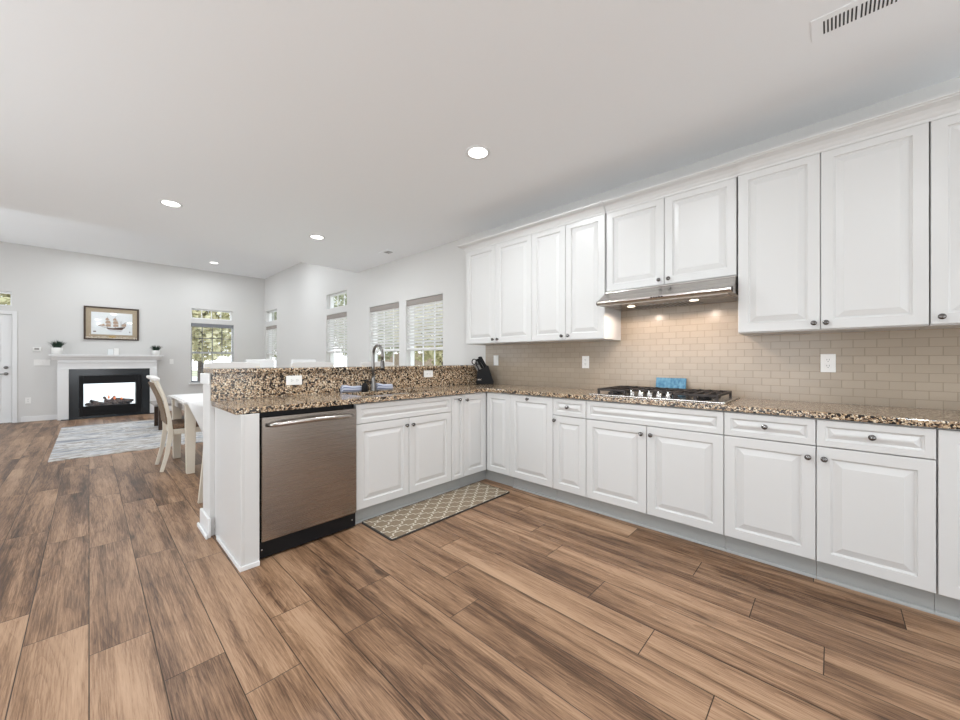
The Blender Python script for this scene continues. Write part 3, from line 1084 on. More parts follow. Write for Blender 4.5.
# towel: rolled, striped, lying behind the faucet
def towel():
    e = MB()
    n, k = 40, 16
    rings = []
    rnd = random.Random(4)
    for i in range(n + 1):
        t = i / n
        x = 0.46 * t
        ph = [rnd.uniform(-1, 1) for _ in range(3)]
        R_ = 0.024 + 0.0025 * math.sin(4 * t + 1) + 0.001 * math.sin(11 * t)
        if t < 0.04 or t > 0.96:
            R_ *= 0.75
        cy = 0.006 * math.sin(6 * t)
        rz = 0.92 + 0.06 * math.sin(5 * t + 2)
        ring = []
        for q in range(k):
            a = 2 * PI * q / k
            fold = 1 + 0.07 * math.sin(3 * a + 2 * t) + 0.05 * math.sin(7 * a - 3 * t)
            ring.append((x, cy + R_ * fold * math.cos(a) * 1.15, max(0.0, R_ * rz + R_ * rz * fold * math.sin(a))))
        rings.append(ring)
    e.rings(rings, True, True, True)
    o = e.build('dish_towel', 'towel')
    me = o.data
    uv = me.uv_layers.new(name='UVMap')
    for poly in me.polygons:
        for li in poly.loop_indices:
            vi = me.loops[li].vertex_index
            uv.data[li].uv = (vi // k / n, (vi % k) / k)
    return o
o = towel()
o.location = (1.46, 3.0, 0.9155)
o.location.y = 2.998
o.scale = (0.46, 0.85, 1.25)
tag(o, 'rolled blue-white striped dish towel, left of the faucet', 'towel', 'striped dish towels')
o2 = o.copy()
C.objects.link(o2)
o2.location = (1.785, 2.998, 0.9155)
o2.scale = (0.38, 0.85, 1.3)
tag(o2, 'rolled blue-white striped dish towel, right of the faucet', 'towel', 'striped dish towels')

# knife block
e = thing('knife_block', 'black knife block full of knives in the countertop corner', 'knife block', (3.113, 2.905, 0.9155), math.radians(-46.5))
e.scale = (1.42, 1.1, 1.22)
# local x to the right in the view, y away
prof = [(-0.055, 0.0), (0.078, 0.0), (0.082, 0.02), (0.038, 0.175), (-0.048, 0.125), (-0.060, 0.02)]
MB().prism(prof, lambda p, t: (p[0], t, p[1]), -0.045, 0.05).build('block', 'black', e, bevel=0.004)
B(-0.046, -0.018, -0.0465, -0.0452, 0.037, 0.049).build('badge', 'steel_plain', e)
dirv = Vector((-0.45, 0, 0.89)).normalized()
side = Vector((0.89, 0, 0.45))
k = 0
for (s_, y_, L, nm) in ((-0.040, -0.03, 0.075, 0), (-0.022, -0.03, 0.09, 0), (0.022, -0.025, 0.115, 1), (-0.002, 0.0, 0.105, 1), (0.03, 0.02, 0.11, 1), (-0.03, 0.022, 0.07, 0), (0.008, 0.03, 0.085, 0)):
    base = Vector((-0.002, y_, 0.142)) + side * s_
    p0, p1 = base - dirv * 0.008, base + dirv * L
    h = MB().bar([p0, p0 + (p1 - p0) * 0.35, p0 + (p1 - p0) * 0.7, p1], [0.013, 0.015, 0.014, 0.017], [0.02, 0.018, 0.020, 0.024], (0, 1, 0))
    h.build('knife_handle', 'black' if nm else 'nickel', e, bevel=0.003)
# scissors rings
sc = MB()
for dx in (-0.020, 0.020):
    cpt = Vector((-0.058 + dx * 0.8, -0.048, 0.205 + abs(dx) * 0.2))
    sc.tube([tuple(cpt + Vector((0.017 * math.cos(a), 0, 0.024 * math.sin(a)))) for a in [2 * PI * i / 14 for i in range(15)]], 0.0042, 8)
sc.tube([(-0.058, -0.048, 0.185), (-0.030, -0.048, 0.120)], 0.005, 8)
sc.build('scissors', 'black', e)

# ================================================================== HOOD
e = thing('range_hood', 'slanted stainless steel range hood with two lit lamps', 'range hood', (WX, 1.372, 1.625), -PI / 2)
hw = 0.907
# local: x along, y depth (negative = into the room)
poly = [(-0.0135, 0.0), (-0.470, 0.0), (-0.494, 0.004), (-0.503, 0.014), (-0.500, 0.026), (-0.488, 0.034), (-0.345, 0.118), (-0.345, 0.1255), (-0.0135, 0.1255)]
MB().prism(poly, lambda p, t: (t, p[0], p[1]), 0.0, hw).build('canopy', 'steel_h', e, bevel=0.002)
MB().prism([(p[0], p[1]) for p in [(-0.468, -0.001), (-0.494, 0.003), (-0.505, 0.014), (-0.501, 0.027), (-0.486, 0.035), (-0.46, 0.03)]],
           lambda p, t: (t, p[0], p[1]), -0.0025, -0.0005).build('end_cap', 'black', e)
MB().prism([(p[0], p[1]) for p in [(-0.468, -0.001), (-0.494, 0.003), (-0.505, 0.014), (-0.501, 0.027), (-0.486, 0.035), (-0.46, 0.03)]],
           lambda p, t: (t, p[0], p[1]), hw + 0.0005, hw + 0.0025).build('end_cap', 'black', e)
B(0.03, hw - 0.03, -0.44, -0.05, -0.003, -0.0004).build('underside_panel', 'steel', e)  # darker warm steel stands in for the brown counter reflection
for k in range(2):
    x = 0.28 + 0.26 * k
    fm = MB()
    for j in range(9):
        fm.box(x - 0.115 + j * 0.028, x - 0.103 + j * 0.028, -0.28, -0.09, -0.006, -0.0035)
    fm.build('grease_filter', 'nickel', e)
for x in (0.207, 0.653):
    MB().lathe([(0.040, -0.0035), (0.038, -0.008), (0.031, -0.009), (0.031, -0.0035)], 20, (x, -0.325, 0.0)).build('lamp_ring', 'steel_plain', e)
    MB().lathe([(0.030, -0.0045), (0.026, -0.0105), (0.0, -0.0125)], 20, (x, -0.325, 0)).build('lamp', 'hoodlamp', e)
bt = MB()
for j in range(5):
    bt.lathe([(0.006, 0), (0.006, -0.005), (0.0, -0.006)], 10, (0.42 + j * 0.018, -0.5025, 0.016), 'y')
bt.build('button', 'black', e)
for y in (1.372 - 0.207, 1.372 - 0.653):
    l = bpy.data.lights.new('hood_lamp', 'SPOT')
    l.energy = HOOD_POWER
    l.color = (1.0, 0.82, 0.69)
    l.spot_size = math.radians(174)
    l.spot_blend = 0.25
    l.shadow_soft_size = 0.022
    lo = bpy.data.objects.new('hood_lamp', l)
    C.objects.link(lo)
    lo.location = (WX - 0.345, y, 1.600)

# ================================================================== COOKTOP
e = thing('gas_cooktop', 'stainless gas cooktop with black cast iron grates and five knobs', 'cooktop', (2.725, 1.400, 0.9155), -PI / 2)
cw, cd = 0.914, 0.525
MB().box(0, cw, 0.0, cd, 0.0, 0.010).build('tray', 'steel_plain', e, bevel=0.004)
B(0.06, cw - 0.06, 0.06, cd - 0.06, -0.05, -0.0005).build('burner_box', 'black', e)
# burners
for (bx, by, br_) in ((0.15, 0.15, 0.042), (0.15, 0.38, 0.034), (0.457, 0.33, 0.055), (0.765, 0.15, 0.034), (0.765, 0.38, 0.042)):
    MB().lathe([(br_ + 0.014, 0.0105), (br_ + 0.012, 0.018), (br_, 0.020), (br_, 0.028), (br_ - 0.006, 0.033), (0, 0.034)], 20, (bx, by, 0)).build('burner', 'black', e)
def grate(x0, x1, y0, y1):
    g = MB()
    z0, z1 = 0.034, 0.050
    t = 0.012
    g.box(x0, x1, y0, y0 + t, z0, z1).box(x0, x1, y1 - t, y1, z0, z1).box(x0, x0 + t, y0 + t, y1 - t, z0, z1).box(x1 - t, x1, y0 + t, y1 - t, z0, z1)
    n = max(2, round((x1 - x0) / 0.075))
    for k in range(1, n):
        x = x0 + (x1 - x0) * k / n
        g.box(x - 0.005, x + 0.005, y0 + t, y1 - t, z0 + 0.002, z1 + 0.003)
    g.box(x0 + t, x1 - t, (y0 + y1) / 2 - 0.006, (y0 + y1) / 2 + 0.006, z0 + 0.001, z1 + 0.001)
    for x in (x0 + 0.008, x1 - 0.008, (x0 + x1) / 2):
        for y in (y0 + 0.008, y1 - 0.008):
            g.box(x - 0.008, x + 0.008, y - 0.008, y + 0.008, 0.0105, z0)
    g.build('grate', 'iron', e, bevel=0.002, seg=1)
grate(0.048, 0.270, 0.045, 0.490)
grate(0.277, 0.595, 0.165, 0.490)
grate(0.602, 0.868, 0.045, 0.490)
for j in range(5):
    x = 0.306 + j * 0.0640
    MB().lathe([(0.023, 0.0105), (0.022, 0.014), (0.020, 0.036), (0.017, 0.039), (0.0, 0.039)], 18, (x, 0.085, 0)).box(x - 0.0035, x + 0.0035, 0.065, 0.105, 0.0392, 0.050).build('control_knob', 'steel_plain', e)

o = MB().box(0, 0.226, 0, 0.012, 0, 0.112).build('ceramic_tile', 'blue', bevel=0.003)
o.location = (3.230, 1.066, 0.9350)
o.rotation_euler = (math.radians(-10), 0, -PI / 2)
tag(o, 'blue mottled rectangular tile leaning on the backsplash behind the cooktop', 'tile')

# ================================================================== OUTLETS AND SWITCHES
def wall_plate(label, loc, rotz, horizontal=False, kind='outlet', gangs=1, cat='outlet', name='wall_outlet', group=None):
    e = thing(name, label, cat, loc, rotz, group)
    w_, h_ = 0.072 + 0.046 * (gangs - 1), 0.117
    if horizontal:
        w_, h_ = h_, w_
    B(-w_ / 2, w_ / 2, -0.006, 0, -h_ / 2, h_ / 2).build('cover_plate', 'plastic', e, bevel=0.002)
    if kind == 'outlet':
        for s_ in (-1, 1):
            c = 0.0195 * s_
            cx, cz = (c, 0) if horizontal else (0, c)
            B(cx - 0.0145, cx + 0.0145, -0.008, -0.0062, cz - 0.0145, cz + 0.0145).build('socket', 'plastic', e, bevel=0.003)
            sl = MB()
            if horizontal:
                sl.box(cx - 0.006, cx + 0.004, -0.0086, -0.0081, 0.0045, 0.0065).box(cx - 0.006, cx + 0.004, -0.0086, -0.0081, -0.0065, -0.0045)
                sl.box(cx + 0.007, cx + 0.011, -0.0086, -0.0081, -0.002, 0.002)
            else:
                sl.box(-0.0065, -0.0045, -0.0086, -0.0081, cz - 0.002, cz + 0.008).box(0.0045, 0.0065, -0.0086, -0.0081, cz - 0.002, cz + 0.008)
                sl.box(-0.002, 0.002, -0.0086, -0.0081, cz - 0.0105, cz - 0.0065)
            sl.build('slot', 'slot', e)
    else:
        for g in range(gangs):
            cx = (g - (gangs - 1) / 2) * 0.046
            B(cx - 0.017, cx + 0.017, -0.008, -0.0062, -0.033, 0.033).build('rocker', 'plastic', e, bevel=0.001)
            B(cx - 0.014, cx + 0.014, -0.011, -0.0082, 0.0, 0.029).build('paddle', 'plastic', e, bevel=0.001)
    return e
TX = WX - 0.0125
wall_plate('white duplex outlet on the tile below the rightmost pair of wall cabinets', (TX, 0.023, 1.170), -PI / 2)
wall_plate('white outlet on the tile between cooktop and corner, under the cabinet by the hood', (TX, 1.722, 1.170), -PI / 2)
wall_plate('white rocker switch on the tile just right of the knife block', (TX, 2.862, 1.185), -PI / 2, kind='switch', cat='switch', name='light_switch')
wall_plate('horizontal white outlet in the granite left of the faucet', (1.095, 3.030, 1.033), 0, True)
wall_plate('horizontal white outlet in the granite between faucet and knife block', (2.412, 3.030, 1.048), 0, True)
wall_plate('white outlet low on the far wall left of the fireplace', (-0.81, YF - 0.0005, 0.41), 0)
wall_plate('four-gang white switch plate between patio door and mantel', (-0.635, YF - 0.0005, 1.14), 0, kind='switch', gangs=4, cat='switch', name='light_switch')
wall_plate('white switch plate between mantel and far window', (1.333, YF - 0.0005, 1.155), 0, kind='switch', cat='switch', name='light_switch')
e = thing('thermostat', 'small white thermostat above the four-gang switch plate', 'thermostat', (-0.70, YF - 0.0005, 1.40))
B(-0.055, 0.055, -0.022, 0, -0.04, 0.04).build('case', 'plastic', e, bevel=0.006)
B(-0.03, 0.03, -0.0235, -0.0225, -0.012, 0.022).build('display', 'nickel', e)

# ================================================================== CEILING FITTINGS
def downlight():
    e = thing('downlight', 'x', 'ceiling light', (0, 0, 0), 0, 'recessed ceiling downlights')
    m = MB()
    n = 28
    prof = [(0.095, -0.0005), (0.094, -0.004), (0.080, -0.006), (0.072, -0.003)]
    m.rings([[(r * math.cos(2 * PI * k / n), r * math.sin(2 * PI * k / n), z) for k in range(n)] for r, z in prof], False, False, True)
    m.build('trim_ring', 'trim', e)
    MB().lathe([(0.0725, -0.0005), (0.0722, -0.0035), (0.0, -0.0045)], 28).build('lens', 'lamp', e)
    return e
DL = [((2.014, 1.935, CZ), 'round recessed ceiling light nearest the wall cabinets'),
      ((0.563, 4.784, CZ), 'round recessed ceiling light at the left edge of the low ceiling'),
      ((1.992, 4.744, CZ), 'round recessed ceiling light above the breakfast bar, in front of the ceiling step'),
      ((1.96, 10.2, CF), 'round recessed ceiling light of the higher living room ceiling')]
d0 = downlight()
d0.location = DL[0][0]
d0['label'] = DL[0][1]
for lc, lb in DL[1:]:
    dup(d0, lc, 0, lb, 'recessed ceiling downlights')
for (x, y, z), _ in DL + [((1.17, 0.93, CZ), ''), ((0.2, 1.9, CZ), ''), ((0.3, -0.6, CZ), ''), ((0.2, 10.2, CF), ''), ((0.6, 8.0, CF), ''), ((2.3, 8.0, CF), '')]:
    l = bpy.data.lights.new('downlight_lamp', 'AREA')
    l.shape = 'DISK'
    l.size = 0.14
    l.energy = DOWN_POWER
    l.color = (0.91, 0.965, 1.0)
    lo = bpy.data.objects.new('downlight_lamp', l)
    C.objects.link(lo)
    lo.location = (x, y, z - 0.012)

# supply vent in the ceiling at upper right
e = thing('air_vent', 'long white slotted ceiling vent above the wall cabinets', 'vent', (2.375, 0.075, CZ), -PI / 2)
B(0, 0.325, -0.085, 0.075, -0.004, -0.0003).build('vent_plate', 'ceiling', e, bevel=0.002)
sl = MB()
for g in range(2):
    for j in range(9):
        x = 0.042 + g * 0.123 + j * 0.0132
        sl.box(x, x + 0.0058, -0.05, 0.04, -0.0047, -0.0042)
sl.build('slots', 'slot', e)
e = thing('air_vent', 'small ceiling vent near the second window from the cabinets', 'vent', (2.97, 4.68, CZ), -PI / 2)
B(-0.13, 0.13, -0.07, 0.07, -0.008, -0.0003).build('vent_plate', 'ceiling', e, bevel=0.002)
sl = MB()
for j in range(6):
    sl.box(-0.02 + j * 0.02, -0.01 + j * 0.02, -0.045, 0.045, -0.0087, -0.0082)
sl.build('slots', 'slot', e)

# ================================================================== KITCHEN MAT
def rounded_rect(hx, hy, r, z, n=6):
    out = []
    for cx, cy, a0 in ((hx - r, hy - r, 0), (-hx + r, hy - r, PI / 2), (-hx + r, -hy + r, PI), (hx - r, -hy + r, 1.5 * PI)):
        for k in range(n + 1):
            a = a0 + PI / 2 * k / n
            out.append((cx + r * math.cos(a), cy + r * math.sin(a), z))
    return out
m = MB().rings([rounded_rect(0.62, 0.203, 0.025, 0.0), rounded_rect(0.62, 0.203, 0.025, 0.006), rounded_rect(0.616, 0.199, 0.022, 0.0095)])
o = m.build('kitchen_mat', 'mat')
o.location = (1.985, 2.298, 0.0006)
tag(o, 'tan kitchen mat with cream trellis pattern in front of the sink cabinet', 'mat')

# ================================================================== LIVING END: fireplace
e = thing('fireplace', 'white mantel fireplace with black stone surround and see-through firebox', 'fireplace', (0.32, YF, 0))
# local x centred at 0.32; front plane local y=-0.20
fy = -0.20
B(-0.86, 0.85, fy - 0.06, -0.001, 1.272, 1.300).build('mantel_shelf', 'trim', e, bevel=0.004)
MB().prism([(fy + 0.02, 1.19), (fy - 0.004, 1.20), (fy - 0.012, 1.222), (fy - 0.040, 1.25), (fy - 0.046, 1.2715), (fy + 0.02, 1.2715)],
           lambda p, t: (t, p[0], p[1]), -0.825, 0.815).build('shelf_moulding', 'trim', e)
B(-0.75, 0.74, fy + 0.021, -0.001, 1.005, 1.2714).build('frieze', 'trim', e, bevel=0.003)
for (a, b_) in ((-0.752, -0.600), (0.617, 0.742)):
    B(a, b_, fy, -0.001, 0.0, 1.0045).build('pilaster', 'trim', e, bevel=0.004)
MB().prism([(fy + 0.0205, 1.128), (fy + 0.010, 1.131), (fy + 0.008, 1.140), (fy + 0.0205, 1.146)], lambda p, t: (t, p[0], p[1]), -0.75, 0.74).build('frieze_bead', 'trim', e)
s = MB()
s.box(-0.5995, -0.46, fy + 0.045, -0.001, 0.0, 1.0045).box(0.478, 0.6165, fy + 0.045, -0.001, 0.0, 1.0045)
s.box(-0.46, 0.478, fy + 0.045, -0.001, 0.868, 1.0045).box(-0.46, 0.478, fy + 0.045, -0.001, 0.0, 0.045)
s.build('stone_surround', 'blackstone', e)
f = MB()
y0, y1 = fy + 0.03, fy + 0.07
f.box(-0.459, -0.397, y0, y1, 0.0455, 0.867).box(0.389, 0.477, y0, y1, 0.0455, 0.867).box(-0.397, 0.389, y0, y1, 0.70, 0.867).box(-0.397, 0.389, y0, y1, 0.0455, 0.24)
f.build('firebox_frame', 'black', e, bevel=0.004)
b = MB()
b.box(-0.43, -0.40, fy + 0.071, 0.165, 0.13, 0.82).box(0.395, 0.43, fy + 0.071, 0.165, 0.13, 0.82).box(-0.40, 0.395, fy + 0.071, 0.165, 0.13, 0.20).box(-0.40, 0.395, fy + 0.071, 0.165, 0.75, 0.82)
b.build('firebox', 'black', e)
B(-0.396, 0.388, fy + 0.055, fy + 0.058, 0.241, 0.699).build('firebox_glass', 'glass', e)
B(-0.70, 0.70, fy - 0.10, fy - 0.001, 0.0, 0.012).build('hearth', 'blackstone', e)
bed = MB()
rnd = random.Random(9)
for i in range(60):
    x, y, r_ = rnd.uniform(-0.36, 0.35), rnd.uniform(-0.07, 0.10), rnd.uniform(0.018, 0.04)
    bed.lathe([(0.0, -r_ * 0.6), (r_, -r_ * 0.1), (r_ * 0.7, r_ * 0.5), (0.0, r_ * 0.7)], 7, (x, y, 0.250 + rnd.uniform(0, 0.035)))
ob = bed.build('ember_bed', 'log', e)
ob['kind'] = 'stuff'
rnd = random.Random(3)
for (x0, z0, x1, z1, r) in ((-0.34, 0.235, 0.30, 0.245, 0.036), (-0.30, 0.33, -0.12, 0.245, 0.034), (-0.10, 0.30, 0.33, 0.29, 0.042), (-0.02, 0.30, 0.06, 0.40, 0.020), (0.02, 0.36, 0.36, 0.30, 0.030), (-0.05, 0.30, -0.10, 0.40, 0.022)):
    pts = [(x0 + (x1 - x0) * t / 8, 0.0 + rnd.uniform(-0.012, 0.012), z0 + (z1 - z0) * t / 8 + rnd.uniform(-0.006, 0.006)) for t in range(9)]
    MB().tube(pts, [r * rnd.uniform(0.8, 1.15) for _ in range(9)], 9).build('log', 'log', e)

for (x, z, h_) in ((-0.03, 0.36, 0.09), (0.06, 0.34, 0.07), (0.17, 0.33, 0.06)):
    MB().lathe([(0.0, 0.0), (0.014, 0.012), (0.018, 0.03), (0.010, h_ * 0.7), (0.0, h_)], 8, (x, -0.03, z)).build('flame', 'flame', e)

# mantel plants
def plant(seed):
    e = thing('potted_grass', 'x', 'plant', (0, 0, 0), 0, 'potted plants on the mantel')
    MB().lathe([(0.062, 0.0), (0.070, 0.004), (0.080, 0.13), (0.075, 0.133), (0.070, 0.11), (0.0, 0.11)], 20).build('pot', 'plastic', e)
    m = MB()
    rnd = random.Random(seed)
    for i in range(170):
        a = rnd.uniform(0, 2 * PI)
        r0 = rnd.uniform(0, 0.055)
        L = rnd.uniform(0.13, 0.21)
        lean = rnd.uniform(0.1, 1.0)
        p0 = Vector((r0 * math.cos(a), r0 * math.sin(a), 0.10))
        d1 = Vector((math.cos(a) * lean * 0.5, math.sin(a) * lean * 0.5, 1)).normalized()
        d2 = Vector((math.cos(a) * lean * 1.5, math.sin(a) * lean * 1.5, 0.7)).normalized()
        p1 = p0 + d1 * L * 0.5
        p2 = p1 + d2 * L * 0.5
        sd = Vector((-math.sin(a), math.cos(a), 0)) * 0.006
        m.quad([p0 - sd, p0 + sd, p1 + sd * 1.2, p1 - sd * 1.2])
        m.quad([p1 - sd * 1.2, p1 + sd * 1.2, p2])
    m.build('leaves', 'leaf', e)
    return e
p = plant(1)
p.location = (-0.435, YF - 0.17, 1.3005)
p['label'] = 'spiky green plant in white pot on the door end of the mantel'
p = plant(2)
p.location = (1.04, YF - 0.17, 1.3005)
p.scale = (0.92, 0.92, 0.80)
p['label'] = 'lower spiky green plant in white pot on the window end of the mantel'
e = thing('desk_sign', 'small pale block ornament in the middle of the mantel', 'ornament', (0.36, YF - 0.15, 1.3005))
B(-0.09, -0.005, -0.02, 0.02, 0, 0.115).build('block', 'paper', e, bevel=0.004)
B(0.0, 0.075, -0.02, 0.02, 0, 0.135).build('block', 'plastic', e, bevel=0.004)

# ship picture
e = thing('framed_picture', 'brown-framed print of a sailing ship above the mantel', 'picture', (0.345, YF - 0.001, 1.968))
hw_, hh_ = 0.422, 0.350
fr = MB()
t = 0.030
fr.box(-hw_, -hw_ + t, -0.028, 0, -hh_, hh_).box(hw_ - t, hw_, -0.028, 0, -hh_, hh_).box(-hw_ + t, hw_ - t, -0.028, 0, -hh_, -hh_ + t).box(-hw_ + t, hw_ - t, -0.028, 0, hh_ - t, hh_)
fr.build('frame', 'darkwood', e, bevel=0.003)
B(-hw_ + t, hw_ - t, -0.012, 0, -hh_ + t, hh_ - t).build('mat_board', 'matboard', e)
B(-0.315, 0.315, -0.0135, -0.0121, -0.235, 0.235).build('print', 'paper', e)
ship = MB()
def flat(m, pts, y=-0.0138):
    m.rings([[(x, y, z) for x, z in pts], [(x, y - 0.0006, z) for x, z in pts]])
flat(ship, [(-0.10, -0.085), (-0.06, -0.125), (0.15, -0.13), (0.20, -0.06), (0.20, -0.085), (0.16, -0.085), (0.0, -0.092)])
for (x, z0, z1) in ((-0.07, -0.09, 0.15), (0.045, -0.09, 0.15), (0.135, -0.08, 0.06)):
    flat(ship, [(x - 0.004, z0), (x + 0.004, z0), (x + 0.003, z1), (x - 0.003, z1)])
flat(ship, [(-0.10, -0.083), (-0.10, -0.090), (-0.235, -0.040), (-0.235, -0.036)])
flat(ship, [(-0.06, -0.15), (0.13, -0.155), (0.16, -0.148), (-0.02, -0.146)])
flat(ship, [(0.135, -0.02), (0.225, 0.055), (0.228, 0.050), (0.14, -0.028)])
flat(ship, [(-0.285, -0.165), (-0.285, -0.185), (-0.245, -0.185), (-0.245, -0.165)])
flat(ship, [(0.268, -0.155), (0.268, -0.185), (0.28, -0.185), (0.28, -0.155)])
ship.build('ship_drawing', 'brown', e)
sails = MB()
for x in (-0.10, 0.015):
    for (z0, z1, w0, w1) in ((-0.065, -0.010, 0.085, 0.085), (0.0, 0.06, 0.085, 0.065), (0.07, 0.12, 0.06, 0.035)):
        flat(sails, [(x, z0), (x + w0, z0 + 0.003), (x + w0 - 0.012, (z0 + z1) / 2), (x + w1, z1), (x + 0.012, z1), (x - 0.006, (z0 + z1) / 2)], -0.0146)
flat(sails, [(-0.11, -0.06), (-0.225, -0.045), (-0.12, -0.005)], -0.0146)
flat(sails, [(0.145, -0.06), (0.215, -0.05), (0.215, 0.02), (0.15, -0.015)], -0.0146)
sails.build('sails', 'sail', e)
B(-0.05, 0.05, -0.0135, -0.0121, -0.30, -0.262).build('name_plate', 'brass', e)
B(-hw_ + t, hw_ - t, -0.020, -0.0185, -hh_ + t, hh_ - t).build('glazing', 'glass', e)

# area rug
m = MB().rings([rounded_rect(1.215, 1.575, 0.01, 0.0, 2), rounded_rect(1.215, 1.575, 0.01, 0.010, 2)])
o = m.build('area_rug', 'rug')
o.location = (0.885, 8.185, 0.0006)
tag(o, 'large pale grey abstract rug in front of the fireplace', 'rug')

# coffee table on the rug
e = thing('coffee_table', 'low grey wooden table standing on the rug before the fireplace', 'table', (1.47, 8.50, 0.0115))
B(-0.72, 0.72, -0.36, 0.36, 0.405, 0.445).build('tabletop', 'greywood', e, bevel=0.004)
for sx_ in (-1, 1):
    for sy_ in (-1, 1):
        B(0.64 * sx_ - 0.028, 0.64 * sx_ + 0.028, 0.29 * sy_ - 0.028, 0.29 * sy_ + 0.028, 0.0, 0.4045).build('leg', 'darkwood', e, bevel=0.003)
B(-0.559, 0.559, -0.25, 0.25, 0.12, 0.14).build('shelf', 'darkwood', e)

# ================================================================== DINING
e = thing('dining_table', 'cream dining table with square legs beyond the half wall', 'table', (0.66, 4.78, 0))
TL, TW = 1.75, 1.10
B(0, TL, 0, TW, 0.735, 0.760).build('tabletop', 'chairwhite', e, bevel=0.004)
ap = MB().box(0.09, TL - 0.09, 0.05, 0.07, 0.64, 0.7345).box(0.09, TL - 0.09, TW - 0.07, TW - 0.05, 0.64, 0.7345).box(0.05, 0.07, 0.09, TW - 0.09, 0.64, 0.7345).box(TL - 0.07, TL - 0.05, 0.09, TW - 0.09, 0.64, 0.7345)
ap.build('apron', 'chairwhite', e)
for (x, y) in ((0.075, 0.13), (0.075, TW - 0.09), (TL - 0.075, 0.13), (TL - 0.075, TW - 0.09)):
    MB().rings([[(x + s_ * a * q, y + c_ * a * q, z) for s_, c_ in ((-1, -1), (1, -1), (1, 1), (-1, 1))] for q, a, z in ((1, 0.034, 0.0), (1, 0.041, 0.40), (1, 0.044, 0.7345))]).build('leg', 'cream', e, bevel=0.003)
# cloth with a pointed hanging corner
def cloth():
    m = MB()
    # top sheet
    m.box(0.690, 2.38, 4.772, 5.85, 0.7605, 0.7645)
    n = 16
    for layer in (0,):
        r1, r2 = [], []
        rings = []
        for i in range(n + 1):
            t = i / n
            x = 0.690 + 0.62 * t
            drop = 0.02 + 0.40 * min(1, t / 0.25) if t < 0.25 else 0.42 - 0.20 * (t - 0.25)
            wv = 0.012 * math.sin(t * 16)
            ring = []
            for j in range(6):
                q = j / 5
                ring.append((x, 4.772 - 0.004 - (0.012 + wv) * q, 0.7645 - drop * q))
            rings.append(ring)
        m.rings(rings, False, False, True, closed=False)
    return m
o = cloth().build('tablecloth', 'cloth')
so = o.modifiers.new('cloth_thickness', 'SOLIDIFY')
so.thickness = 0.003
tag(o, 'white tablecloth draped on the dining table with a pointed hanging corner', 'tablecloth')

def dining_chair():
    """faces +x locally, origin at seat centre on the floor"""
    e = thing('dining_chair', 'cream dining chair with brown seat and back at the dining table', 'chair', (0, 0, 0), 0)
    for s_ in (-1, 1):
        y = s_ * 0.205
        # rear leg and back post as one swept curve
        MB().bar([(-0.27, y, 0.0), (-0.225, y, 0.18), (-0.195, y, 0.40), (-0.205, y, 0.56), (-0.245, y, 0.78), (-0.315, y, 0.99)],
                 [0.035] * 6, [0.030, 0.036, 0.045, 0.034, 0.028, 0.024], (0, 1, 0)).build('back_leg', 'cream', e, bevel=0.004)
        MB().bar([(0.22, y, 0.0), (0.215, y, 0.42)], [0.032, 0.042], [0.032, 0.042], (0, 1, 0)).build('front_leg', 'cream', e, bevel=0.003)
    MB().box(-0.17, 0.236, -0.22, -0.20, 0.385, 0.44).box(-0.17, 0.236, 0.20, 0.22, 0.385, 0.44).box(0.216, 0.236, -0.2, 0.2, 0.385, 0.44).box(-0.19, -0.17, -0.2, 0.2, 0.385, 0.44).build('seat_frame', 'cream', e, bevel=0.003)
    B(-0.18, 0.245, -0.215, 0.215, 0.441, 0.495).build('seat', 'brownseat', e, bevel=0.015, seg=3)
    MB().bar([(-0.311, -0.235, 0.985), (-0.335, -0.12, 1.005), (-0.343, 0, 1.010), (-0.335, 0.12, 1.005), (-0.311, 0.235, 0.985)], 0.028, 0.06, (0, 0, 1)).build('top_rail', 'chairwhite', e, bevel=0.008)
    MB().bar([(-0.222, 0.01, 0.50), (-0.232, 0.01, 0.60), (-0.275, 0.01, 0.78), (-0.338, 0.01, 0.945)], [0.40] * 4, [0.016] * 4, (0, 1, 0)).build('back_panel', 'taupe', e)
    return e
ch = dining_chair()
ch.location = (0.80, 5.375, 0)

def high_chair(loc, rot, label):
    e = thing('upholstered_chair', label, 'chair', loc, rot, 'white high-backed chairs at the dining table')
    for x in (-0.19, 0.19):
        for y in (-0.20, 0.20):
            B(x - 0.02, x + 0.02, y - 0.02, y + 0.02, 0, 0.30).build('leg', 'cream', e)
    B(-0.22, 0.22, -0.24, 0.24, 0.3005, 0.48).build('seat', 'cloth', e, bevel=0.02, seg=3)
    MB().bar([(0, 0.24, 0.44), (0, 0.255, 0.8), (0, 0.275, 1.20)], [0.40] * 3, [0.07] * 3, (1, 0, 0)).build('backrest', 'cloth', e, bevel=0.02, seg=3)
    return e
high_chair((1.85, 6.25, 0), 0, 'white slip-covered chair across the dining table, beside the nearest stool back')
high_chair((2.51, 6.24, 0), 0, 'white slip-covered chair across the dining table, nearer the window wall')

